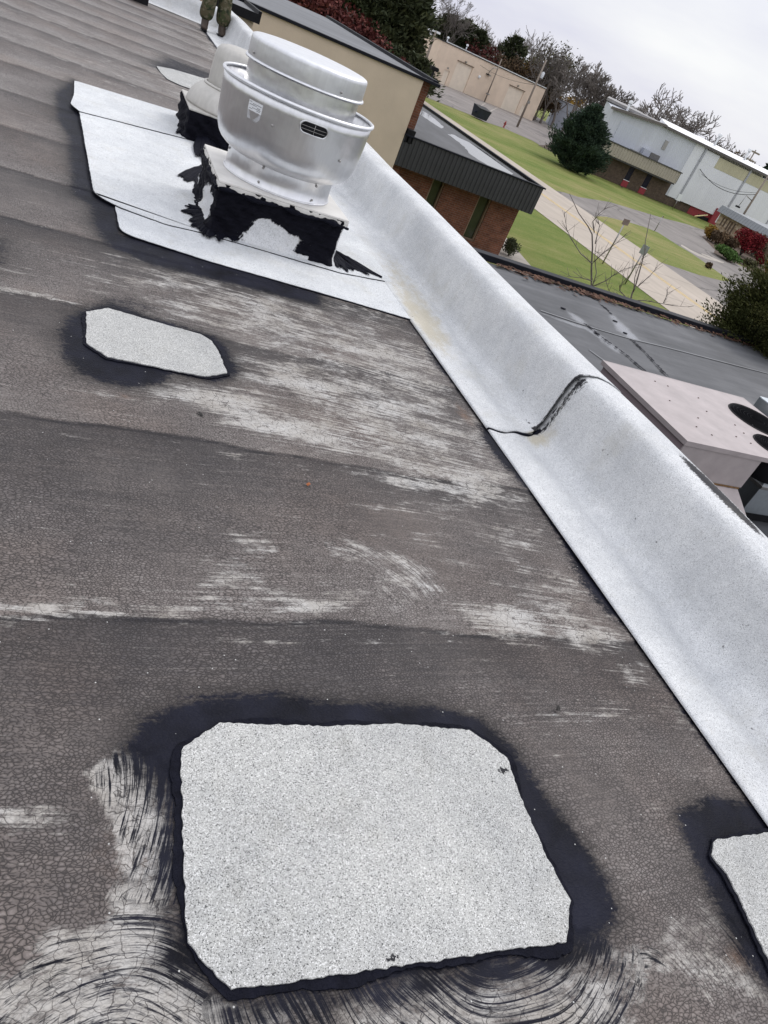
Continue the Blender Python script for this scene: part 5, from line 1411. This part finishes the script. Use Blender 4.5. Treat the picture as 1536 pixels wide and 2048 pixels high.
sf.add([(-.45, 40, 2.12), (0, 40, 2.12), (0, 69.75, 2.12), (-.45, 69.75, 2.12)], [(3, 2, 1, 0)])
sf.build('seamed_fascia', plain('seam_metal', (.23, .245, .26), .45, .2, .08, 1), sb)
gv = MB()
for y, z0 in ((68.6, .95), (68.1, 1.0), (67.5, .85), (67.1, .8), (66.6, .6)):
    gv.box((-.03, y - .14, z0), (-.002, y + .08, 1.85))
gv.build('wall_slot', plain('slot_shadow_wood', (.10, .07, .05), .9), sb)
MB().box((-.06, 69.32, 1.0), (.3, 69.45, 2.1)).build('corner_trim', M['paper'], sb)
up_ = pole('utility_pole', 'grey utility pole with cables behind the stone building roof', (77.0, 76.0), 7.6, .16)
la = MB().tube([(-.1, 0, 4.3), (-.9, 0, 4.45), (-1.3, 0, 4.6)], .05, 6).tube([(-1.3, 0, 4.6), (-1.5, 0, 3.2)], .04, 6).build('lamp_arm', M['screw'], up_)
MB().box((-1.9, -.15, 3.0), (-1.3, .15, 3.2), .03).build('lamp_head', M['black'], la)
cable('power_cable', 'dark service cable looping in front of the white factory wall', (69.9, 79.4, G + 5.0), (77.0, 76.0, G + 5.1), 1.0, .035)
cable('power_cable', 'second thinner cable hanging under the first before the white factory', (70.5, 79.4, G + 4.6), (77.0, 76.0, G + 5.3), .6, .02)
hp = pole('utility_pole', 'distant utility pole with two crossarms above the factory roof', [(145.484, 151.441, 12.49)][0], [(145.484, 151.441, 12.49)][0][2], .22)
zz_ = [(145.484, 151.441, 12.49)][0][2]
MB().box((-1.7, -.15, zz_ - .7), (1.7, .15, zz_ - .35)).box((-1.5, -.15, zz_ - 2.4), (1.5, .15, zz_ - 2.1)).build('crossarm', M['wood_pole'], hp)
# roadside signs and posts
def roadsign(label, px, h, w, hh, m, rz):
    t = thing('road_sign', label, 'road sign', (px[0], px[1], G), rz)
    MB().tube([(0, 0, 0), (0, 0, h)], .035, 6).build('post', M['screw'], t)
    MB().box((-w / 2, -.05, h - hh), (w / 2, -.036, h), .005).build('sign_plate', m, t)
roadsign('small brown backed road sign on a slim post at the near road edge', [(24.974, 31.152)][0], 2.3, .55, .28, plain('sign_back_brown', (.16, .12, .10), .6), .3)
roadsign('grey road sign on a thin post beside the near kerb', [(24.471, 28.281)][0], 1.9, .34, .42, plain('sign_back_grey', (.26, .28, .27), .5), -.9)
roadsign('thin brown marker post at the corner of the driveway', [(43.98, 50.939)][0], 1.25, .14, .1, plain('marker_brown', (.14, .10, .07), .7), .2)
# ---------------------------------------------------------------- trees and shrubs
def leaf_mat(name, a, b, c=None, rough=.8):
    n = NT(name)
    v = n.attr('tint')
    col = n.ramp(v, [(0, a), (.6, b), (1, c or b)])
    col = n.mix(1.0, col, n.ramp(n.noise(1.3, 3), [(.3, .75), (.7, 1.2)]), 'MULTIPLY')
    return n.done(col, rough, 0, .15)
M['needles_dark'] = leaf_mat('dark_needles', (.026, .034, .018), (.056, .066, .032), (.10, .105, .055))
M['needles_blue'] = leaf_mat('blue_green_needles', (.013, .026, .016), (.036, .060, .037), (.08, .115, .07))
M['needles_near'] = leaf_mat('arborvitae_leaves', (.026, .032, .010), (.060, .066, .020), (.12, .115, .04))
M['leaf_red'] = leaf_mat('deep_red_leaves', (.055, .016, .015), (.10, .026, .024), (.15, .05, .04))
M['leaf_crimson'] = leaf_mat('crimson_leaves', (.07, .008, .012), (.17, .015, .02), (.24, .03, .03))
M['leaf_yellow'] = leaf_mat('golden_leaves', (.16, .09, .022), (.30, .18, .035), (.40, .27, .07))
M['leaf_brown'] = leaf_mat('brown_leaves', (.06, .042, .028), (.11, .075, .045), (.17, .11, .06))
M['leaf_green'] = leaf_mat('bright_green_leaves', (.022, .045, .012), (.05, .10, .024), (.09, .15, .04))
M['leaf_olive'] = leaf_mat('olive_grey_leaves', (.05, .05, .028), (.095, .09, .045), (.15, .14, .07))
M['bark'] = plain('grey_brown_bark', (.15, .132, .118), .9, 0, .35, 3, .4, 10)
M['bark_light'] = plain('pale_bark', (.25, .23, .215), .9, 0, .3, 3, .4, 10)

def leaf_cloud(C, size, aspect, dirs=None, tint=None, jitter=.5):
    """one small quad per centre"""
    k = len(C)
    if dirs is None:
        d = rng.normal(size=(k, 3))
    else:
        d = dirs + rng.normal(size=(k, 3)) * jitter
    d /= np.linalg.norm(d, axis=1)[:, None] + 1e-9
    s = np.cross(d, rng.normal(size=(k, 3)))
    s /= np.linalg.norm(s, axis=1)[:, None] + 1e-9
    l = size * rng.uniform(.6, 1.35, (k, 1))
    w = l * aspect
    V = np.stack([C - d * l * .5, C + s * w * .5, C + d * l * .5, C - s * w * .5], 1).reshape(-1, 3)
    Fq = np.arange(k * 4).reshape(-1, 4)
    t = rng.uniform(0, 1, k) if tint is None else np.clip(tint + rng.normal(0, .16, k), 0, 1)
    return V, Fq, np.repeat(t, 4)

def tree_thing(name, label, cat, x, y, group=None):
    return thing(name, label, cat, (x, y, G), rnd.uniform(0, 6), group)

def conifer(label, x, y, h, rad, m, n_leaf=9000, bare=.12, size=.34, group=None, ragged=.35, top_pow=.8, name='pine_tree', droop=.25, tight=1.0):
    t = tree_thing(name, label, 'pine tree', x, y, group)
    tb = MB().tube([(0, 0, 0), (.03 * h * rnd.uniform(-1, 1) * .5, 0, h * .5), (0, 0, h * .96)], [h * .018 + .05, h * .011 + .03, .02], 7)
    nb = 46
    C, D, T = [], [], []
    for i in range(nb):
        u = bare + (1 - bare) * (i + rnd.random()) / nb
        rr = rad * (1 - (u - bare) / (1 - bare)) ** top_pow * rnd.uniform(1 - ragged, 1.1) + .12
        if u - bare < .10 and droop > -.3: rr *= .55 + 4 * (u - bare)
        for a in [rnd.uniform(0, 6.28) for _ in range(5)]:
            L = rr * rnd.uniform(.65, 1.1)
            up = rnd.uniform(-.05, .35) - droop * (1 - u)
            tip = np.array([math.cos(a) * L, math.sin(a) * L, h * u + up * L])
            base = np.array([0, 0, h * u])
            if rnd.random() < .4: tb.tube([tuple(base), tuple(base + (tip - base) * .85)], [.02 + .012 * L, .012], 4, False)
            k = max(4, int(n_leaf / (nb * 5) * (L / rad + .25) * 1.35))
            s = rng.uniform(.18, 1, k) ** .7
            spread = (.10 * L + .10) * tight
            P = base + (tip - base) * s[:, None] + rng.normal(size=(k, 3)) * spread * np.array([1, 1, .55])
            P[:, 2] = np.maximum(P[:, 2], .12)
            C.append(P)
            dd = (tip - base) / (np.linalg.norm(tip - base) + 1e-9)
            D.append(np.repeat(dd[None], k, 0) + np.array([0, 0, .45]))
            T.append(np.full(k, rnd.uniform(.15, .75)))
    C, D, T = map(np.concatenate, (C, D, T))
    V, Fq, tt = leaf_cloud(C, size, .34, D, T, .4)
    np_mesh('crown', V, Fq, m, t, False, {'tint': ('FLOAT', tt)})
    tb.build('trunk', M['bark'], t)
    return t

def branches(mb, p, d, L, r_, depth, spread, tips, minr, up=.15, gn=.18):
    k = 3
    pts, rs = [p], [r_]
    q, dd = Vector(p), Vector(d).normalized()
    for i in range(k):
        dd = (dd + Vector((rnd.gauss(0, gn), rnd.gauss(0, gn), rnd.gauss(up * .5, gn * .6)))).normalized()
        q = q + dd * (L / k)
        pts.append(q.copy()); rs.append(max(minr, r_ * (1 - .42 * (i + 1) / k)))
    mb.tube(pts, rs, 5 if depth > 3 else 3, False)
    if depth == 0:
        tips.append(tuple(q)); return
    nch = rnd.choice([2, 3, 3]) if depth > 1 else rnd.choice([2, 3, 4])
    for j in range(nch):
        i = rnd.choice([1, 2, 3, 3]) if j else 3
        a = rnd.uniform(.25, .8) * spread
        ax = dd.orthogonal().normalized()
        ax.rotate(Matrix.Rotation(rnd.uniform(0, 6.28), 3, dd))
        nd = (dd * math.cos(a) + ax * math.sin(a) + Vector((0, 0, up * .4))).normalized()
        branches(mb, pts[i], nd, L * rnd.uniform(.6, .85), max(minr, rs[i] * .66), depth - 1, spread, tips, minr, up, gn)

def bare_proto(h, depth, spread=1.0, minr=.02, trunk=.022, fork=.25, m='bark', gn=.18, up=.15):
    mb, tips = MB(), []
    tr = MB()
    r_ = h * trunk
    top = Vector((rnd.uniform(-.03, .03) * h, rnd.uniform(-.03, .03) * h, h * fork))
    tr.tube([(0, 0, -.1), (top.x * .3, top.y * .2, h * fork * .5), tuple(top)], [r_ * 1.25, r_, r_ * .85], 7, False)
    for j in range(rnd.choice([3, 4])):
        a = j * 2.1 + rnd.uniform(-.4, .4)
        sp = (.1 if j == 0 else rnd.uniform(.35, .75)) * spread
        branches(mb, tuple(top), (math.cos(a) * math.sin(sp), math.sin(a) * math.sin(sp), math.cos(sp)), h * .30, r_ * .62, depth, spread, tips, minr, up, gn)
    zmax = max(v[2] for v in mb.v)
    k = h / zmax
    for q in (mb, tr): q.v = [(v[0] * k, v[1] * k, v[2] * k) for v in q.v]
    return mb, tr, [tuple(c * k for c in t_) for t_ in tips]

def bare_tree(label, x, y, h, depth=5, m='bark', group=None, **kw):
    t = tree_thing('bare_tree', label, 'tree', x, y, group)
    mb, tr, tips = bare_proto(h, depth, **kw)
    tr.build('trunk', M[m], t)
    mb.build('crown', M[m], t)
    return t

def leafy_tree(label, x, y, h, rad, m, n_leaf=5000, size=.3, low=.3, group=None, name='leafy_tree', cat='tree', depth=4, clump=.11, flat=1.0, wood='bark'):
    t = tree_thing(name, label, cat, x, y, group)
    mb, tr, tips = bare_proto(h * .93, depth, 1.1, .02, .016, low * .8)
    tips = np.array(tips)
    rxy = np.percentile(np.hypot(tips[:, 0], tips[:, 1]), 92)
    k = rad / rxy
    for q in (mb, tr): q.v = [(v[0] * k, v[1] * k, v[2]) for v in q.v]
    tips[:, :2] *= k
    pick = rng.integers(0, len(tips), n_leaf)
    ct = rng.uniform(0, 1, len(tips))
    P = tips[pick] + rng.normal(size=(n_leaf, 3)) * np.array([rad * clump, rad * clump, h * clump * .45])
    P[:, 2] = np.clip(P[:, 2], h * low * .6, h * 1.02)
    V, Fq, tt = leaf_cloud(P, size, .7, None, ct[pick])
    np_mesh('crown', V, Fq, m, t, False, {'tint': ('FLOAT', tt)})
    mb.v += []
    b = len(tr.v)
    tr.add(mb.v, mb.f, True)
    tr.build('trunk', M[wood], t)
    return t

def shrub(label, x, y, h, rad, m, n_leaf=1600, size=.16, group=None, name='shrub', z=G):
    t = thing(name, label, 'shrub', (x, y, z), rnd.uniform(0, 6), group)
    st = MB()
    lob = []
    for j in range(9):
        a, rr = rnd.uniform(0, 6.28), rad * rnd.uniform(.1, .6)
        c = (rr * math.cos(a), rr * math.sin(a), h * rnd.uniform(.35, .72))
        lob.append(c)
        st.tube([(0, 0, 0), (c[0] * .5, c[1] * .5, c[2] * .6), c], [.03 * h + .006, .02 * h, .008], 5)
    st.build('stem', M['bark'], t)
    lob = np.array(lob)
    pick = rng.integers(0, len(lob), n_leaf)
    dv = rng.normal(size=(n_leaf, 3))
    dv /= np.linalg.norm(dv, axis=1)[:, None]
    P = lob[pick] + dv * rng.uniform(.25, 1.05, (n_leaf, 1)) ** .5 * np.array([rad * .5, rad * .5, h * .33])
    P[:, 2] = np.clip(P[:, 2], .03, h)
    V, Fq, tt = leaf_cloud(P, size, .65, None, rng.uniform(0, 1, len(lob))[pick] * .6 + .2)
    np_mesh('foliage', V, Fq, m, t, False, {'tint': ('FLOAT', tt)})
    return t

gl = 'tree line behind the buildings'
def each(fn, pts, labels, **kw):
    for (x, y, h), lb_ in zip(pts, labels): fn(lb_, x, y, h, **kw)
# big pine by the annex
(x, y, h), = [(48.427, 73.477, 6.315)]
conifer('big dark blue green pine on the lawn left of the brown annex', x, y, h, 4.0, M['needles_blue'], 50000, .0, .27, None, .34, .66, droop=-.12, tight=.8)
# dark evergreen by the right edge
(x, y, h), = [(16.25, 13.301, 4.488)]
conifer('dense dark evergreen beyond the coping at the right edge', x, y, h, 1.75, M['needles_near'], 85000, .48, .085, None, .5, .28, 'evergreen_tree', droop=.15, tight=.75)
# tall evergreens behind the beige section
for (x, y, h), l_, r_ in zip([(22.906, 93.227, 9.263), (24.298, 92.874, 11.137), (26.533, 92.261, 11.167), (28.091, 91.798, 12.455), (30.351, 91.076, 11.609), (32.576, 90.304, 9.554)], (
        'tall dark evergreen half hidden by the red trees, leftmost of the evergreens', 'tall dark evergreen second from the left above the red trees',
        'tall dark evergreen in the middle of the evergreen stand', 'tall dark evergreen just left of the bare trunks', 'tall dark evergreen second from the right in the stand',
        'dark evergreen at the right end of the stand next to the beige warehouse'), (4.6, 4.8, 5, 4.6, 4.2, 3.6)):
    conifer(l_, x, y, h, r_, M['needles_dark'], 9000, .20, .62, gl, .4, .45, droop=.3)
for (x, y, h), l_ in zip([(27.081, 79.515, 3.509), (28.301, 79.089, 3.568), (29.593, 78.615, 3.57), (30.527, 78.257, 3.601)], ('dark low evergreen right of the red trees', 'dark low evergreen above the end of the grey roof', 'dark low evergreen over the thin pale trunks', 'dark low evergreen beside the black lamp post')):
    conifer(l_, x, y, h, 3.2, M['needles_dark'], 3200, .28, .5, gl, .4, .5)
for (x, y, h), l_, r_ in zip([(14.334, 64.425, 6.137), (16.036, 64.022, 5.485), (17.632, 63.601, 5.019), (19.299, 63.115, 4.424), (20.994, 62.572, 3.815)], ('dark red tree at the top edge above the grey roof', 'dark red tree second from the left behind the grey roof', 'dark red tree in the middle of the red row',
        'dark red tree second from the right in the red row', 'smallest dark red tree at the right end of the red row'), (3.6, 3.4, 3.2, 2.8, 2.3)):
    leafy_tree(l_, x, y, h, r_, M['leaf_red'], 4200, .3, .25, gl)
# behind the beige warehouse
each(bare_tree, [(61.682, 160.559, 16.365), (65.558, 159.016, 13.398)], ('tall dark bare tree rising above the pines at the top', 'bare tree leaning right over the warehouse left end'), depth=6, minr=.03, group=gl)
for (x, y, h), l_, r_ in zip([(67.217, 164.821, 10.306), (70.644, 163.381, 10.664), (73.548, 162.095, 10.081), (79.993, 159.013, 11.748)], ('dark pine right behind the warehouse left corner', 'dark broad pine behind the warehouse left half', 'dark pine with a ragged right side behind the warehouse', 'upright dark conifer behind the middle of the warehouse roof'), (5.5, 6.5, 5.5, 5.0)):
    conifer(l_, x, y, h, r_, M['needles_dark'], 5200, .1, .85, gl, .45, .42)
each(bare_tree, [(82.44, 182.219, 13.163), (85.253, 180.92, 10.904), (91.537, 177.823, 14.019), (93.311, 176.899, 13.564), (88.697, 179.257, 10.839)], ('pale bare tree fanning above the warehouse roof', 'low pale bare tree behind the warehouse roof', 'pale bare tree right of the upright conifer', 'slim bare tree above the yellow tree', 'bare tree left of the upright conifer'), depth=5, minr=.045, m='bark_light', group=gl)
for (x, y, h), l_, r_, mm, nl in zip([(73.643, 155.437, 8.552), (75.929, 154.333, 8.282), (79.771, 152.383, 8.875), (80.95, 151.76, 10.115), (82.895, 150.707, 10.075), (85.25, 149.387, 9.132), (84.954, 149.555, 14.194), (82.674, 150.828, 13.011)], (
        'dark maroon tree behind the warehouse roof', 'brown leaved tree next to the maroon one', 'dark brown tree below the upright conifer', 'golden yellow tree behind the warehouse roof edge',
        'brown tree right of the golden one', 'brown tree behind the warehouse right end', 'rounded olive tree on the skyline right of the warehouse', 'thin olive tree left of the rounded one'),
        (4.2, 4.5, 5, 2.2, 4.5, 4, 5.6, 4), ('leaf_red', 'leaf_brown', 'leaf_brown', 'leaf_yellow', 'leaf_brown', 'leaf_brown', 'leaf_olive', 'leaf_olive'), (2200, 2200, 2600, 900, 2200, 2000, 2300, 900)):
    leafy_tree(l_, x, y, h, r_, M[mm], nl, .42, .2, gl)
each(bare_tree, [(80.534, 144.012, 13.595), (83.298, 142.43, 13.47), (85.308, 141.236, 13.011), (87.308, 140.008, 12.548)], ('dark bare tree standing in the olive crown', 'dark bare tree right of the olive crown', 'bare tree above the blue grey shed', 'bare tree right of the shed'), depth=5, minr=.045, group=gl)
each(bare_tree, [(75.007, 118.212, 12.388), (77.627, 116.508, 10.967), (79.469, 115.259, 9.907)], ('largest bare tree with a wide fan of branches behind the big pine', 'bare tree right of the largest bare one', 'low bare tree at the factory left end'), depth=6, minr=.05, trunk=.03, group=gl)
for (x, y, h), l_, r_ in zip([(105.165, 175.97, 6.544), (107.287, 174.684, 6.858), (109.313, 173.423, 7.804)], ('yellow tree behind the left of the shed', 'yellow brown tree above the middle of the shed', 'yellow tree beside the pale blue tank'), (3, 2.6, 2.6)):
    leafy_tree(l_, x, y, h, r_, M['leaf_yellow'], 1100, .4, .2, gl)
for (x, y, h), l_ in zip([(85.875, 149.029, 5.715), (86.87, 148.45, 5.232)], ('tall brown leafless thicket between the warehouse and the shed', 'brown thicket leaning on the shed corner')):
    leafy_tree(l_, x, y, h, 2.6, M['leaf_brown'], 1500, .45, .05, gl)
# beyond the factory
each(bare_tree, [(88.231, 121.307, 9.927), (89.411, 120.439, 9.863), (90.119, 119.911, 11.342), (91.463, 118.888, 11.05), (92.615, 117.994, 10.826)], ('bare tree at the left of the thicket beyond the factory roof', 'dense bare tree beyond the factory roof ridge', 'tall bare tree left of centre in the thicket', 'slim bare tree in the middle of the thicket', 'short bare tree at the right of the thicket'), depth=5, minr=.05, m='bark_light', group=gl)
each(bare_tree, [(75.89, 95.523, 11.863), (77.114, 94.538, 12.226)], ('gnarled bare oak leaning right beyond the factory roof', 'gnarled bare oak with the widest crown on the skyline'), depth=5, minr=.045, spread=1.35, gn=.28, trunk=.026, group=gl)
(x, y, h), = [(81.802, 101.037, 9.115)]
conifer('small dark evergreen between the gnarled oaks', x, y, h, 2.4, M['needles_dark'], 1500, .1, .6, gl)
each(bare_tree, [(105.092, 120.647, 9.78), (106.245, 119.633, 9.709), (108.58, 117.517, 10.308)], ('low bare tree right of the oaks', 'low bare tree left of the broken snag', 'low reddish bare tree right of the broken snag'), depth=5, minr=.05, m='bark', group=gl)
(x, y, h), = [(92.107, 102.764, 10.782)]
bare_tree('broken bare snag with a bent top above the factory roof', x, y, h, 2, 'bark', gl, minr=.06, trunk=.02, fork=.8)
for (x, y, h), l_, mm in zip([(153.522, 171.263, 11.101), (157.828, 167.303, 11.251), (159.266, 165.935, 10.813), (161.408, 163.852, 10.545), (164.511, 160.736, 10.629)], ('far brown tree left of the crossarm pole', 'far low brown tree beside the crossarm pole', 'far brown tree behind the crossarm pole', 'far low tree right of the crossarm pole', 'far tree at the right edge'), ('leaf_brown', 'leaf_brown', 'leaf_olive', 'leaf_brown', 'leaf_brown')):
    leafy_tree(l_, x, y, h, 6.5, M[mm], 1500, .6, .1, gl)
(x, y, h), = [(116.713, 116.632, 9.934)]
conifer('teal green evergreen at the right end of the skyline', x, y, h, 3.5, M['needles_blue'], 1800, .05, .7, gl)

# shrubs
for (p, h, r_, mm, l_, nl) in (
        ([(58.262, 59.983)][0], 1.5, 1.0, 'leaf_yellow', 'yellow and brown shrub at the stone building corner', 1600),
        ([(58.413, 58.728)][0], 1.35, 1.0, 'leaf_brown', 'dark brown shrub right of the yellow one', 1500),
        ([(59.569, 58.458)][0], 1.25, 1.0, 'leaf_brown', 'brown shrub left of the big crimson bush', 1500),
        ([(52.346, 50.452)][0], 1.0, 1.75, 'leaf_green', 'low spreading bright green juniper by the drive', 2600),
        ([(61.284, 57.91)][0], 2.5, 1.55, 'leaf_crimson', 'big rounded crimson bush before the stone wall', 3200),
        ([(65.979, 60.988)][0], 2.3, 1.1, 'leaf_brown', 'dark reddish brown bush right of the crimson one', 2000),
        ([(61.591, 55.744)][0], 1.3, .7, 'leaf_crimson', 'small bright red bush near the big evergreen', 1200),
        ([(72.284, 65.165)][0], 2.0, 1.3, 'needles_near', 'dark green bush at the right edge behind the red one', 1800),
        ([(56.045, 51.422)][0], .7, .8, 'leaf_olive', 'small grey green bush at the edge of the planted bed', 900),
        ([(59.316, 52.007)][0], 1.2, .9, 'leaf_yellow', 'yellow green bush above the dark evergreen', 1200),
        ([(42.413, 42.114)][0], .42, .3, 'leaf_brown', 'small round brown clump on the grass island', 500),
        ([(58.548, 93.924)][0], 1.9, .9, 'leaf_red', 'reddish twiggy shrub left of the big pine', 900),
        ([(63.208, 85.189)][0], 2.1, 1.3, 'leaf_brown', 'brown twiggy shrub between the pine and the annex windows', 1500),
        ([(63.388, 88.186)][0], 1.9, 1.4, 'needles_blue', 'dark green low shrub at the foot of the big pine', 2000),
        ([(70.292, 83.234)][0], .7, 1.2, 'leaf_brown', 'low brown shrub under the annex wall right of the red panels', 900),
        ([(76.257, 85.741)][0], .9, 1.2, 'leaf_brown', 'brown shrub beneath the overhanging white cladding', 900),
        ([(16.588, 26.288)][0], .75, .48, 'needles_dark', 'small round dark shrub beside the brick corner', 2400)):
    shrub(l_, p[0], p[1], h, r_, M[mm], nl, .2 if p[1] > 40 else .06)

# bare saplings growing behind the coping
def sapling(label, trunk, brs):
    t = thing('bare_sapling', label, 'sapling', (trunk[0][0], trunk[0][1], G), 0, 'bare saplings behind the coping')
    o = Vector((trunk[0][0], trunk[0][1], G))
    def loc(pts, dep): return [tuple(Vector((p[0], p[1] + dep * i / max(1, len(pts) - 1), p[2])) - o) for i, p in enumerate(pts)]
    tp = [(0, 0, 0)] + loc(trunk, .3)
    MB().tube(tp, [.026 - .019 * i / (len(tp) - 1) for i in range(len(tp))], 7).build('trunk', M['bark'], t)
    bm_ = MB()
    for b in brs:
        pts = loc(b, rnd.uniform(-.5, .5))
        bm_.tube(pts, [.013 - .009 * i / (len(pts) - 1) for i in range(len(pts))], 6)
        for i in range(1, len(pts)):
            for _ in range(4):
                a, c = Vector(pts[i - 1]), Vector(pts[i])
                q = a.lerp(c, rnd.random())
                d = (c - a).normalized() + Vector((rnd.gauss(0, .6), rnd.gauss(0, .6), rnd.gauss(.2, .3)))
                bm_.tube([tuple(q), tuple(q + d.normalized() * rnd.uniform(.12, .38))], [.005, .003], 4)
    bm_.build('branches', M['bark'], t)
sapling('bare sapling with forked grey branches, left one behind the coping', [(11.486, 14.2, -1.694), (11.19, 14.2, -1.206), (10.99, 14.2, -0.817), (10.836, 14.2, -0.561), (10.673, 14.2, -0.444), (10.304, 14.2, -0.264), (9.896, 14.2, 0.019)], [
 [(11.131, 14.2, -1.118), (10.762, 14.2, -1.015), (10.419, 14.2, -0.812), (10.241, 14.2, -0.666), (10.015, 14.2, -0.349)], [(10.752, 14.2, -0.487), (10.563, 14.2, -0.283), (10.61, 14.2, -0.078), (10.692, 14.2, 0.072)],
 [(11.454, 14.2, -1.594), (11.613, 14.2, -1.373), (11.675, 14.2, -1.144), (11.757, 14.2, -0.946), (12.116, 14.2, -0.638)], [(11.129, 14.2, -1.084), (11.188, 14.2, -0.761), (11.266, 14.2, -0.504), (11.289, 14.2, -0.233)],
 [(11.353, 14.2, -1.478), (11.036, 14.2, -1.492), (10.652, 14.2, -1.561)], [(11.447, 14.2, -1.596), (11.457, 14.2, -1.308), (11.313, 14.2, -1.068), (11.287, 14.2, -0.903), (11.645, 14.2, -0.977)], [(10.924, 14.2, -0.701), (10.935, 14.2, -0.336), (10.789, 14.2, -0.217)]])
sapling('bare sapling with low arching twigs, right one behind the coping', [(13.106, 14.6, -1.832), (13.04, 14.6, -1.578), (13.039, 14.6, -1.35), (12.941, 14.6, -0.966), (12.846, 14.6, -0.593), (12.734, 14.6, -0.375), (12.5, 14.6, 0.212)], [
 [(13.013, 14.6, -1.509), (12.818, 14.6, -1.184), (12.747, 14.6, -0.837), (12.694, 14.6, -0.457)], [(13.039, 14.6, -1.35), (13.275, 14.6, -1.024), (13.429, 14.6, -0.723)], [(13.075, 14.6, -1.723), (13.432, 14.6, -1.612), (13.886, 14.6, -1.553), (14.307, 14.6, -1.504), (14.794, 14.6, -1.399)],
 [(14.068, 14.6, -1.526), (14.162, 14.6, -1.325), (14.194, 14.6, -1.238)], [(13.078, 14.6, -1.761), (12.525, 14.6, -1.561), (12.395, 14.6, -1.446), (12.446, 14.6, -1.064), (12.203, 14.6, -0.701)], [(13.082, 14.6, -1.799), (12.452, 14.6, -1.656), (12.232, 14.6, -1.676), (11.88, 14.6, -1.436)]])
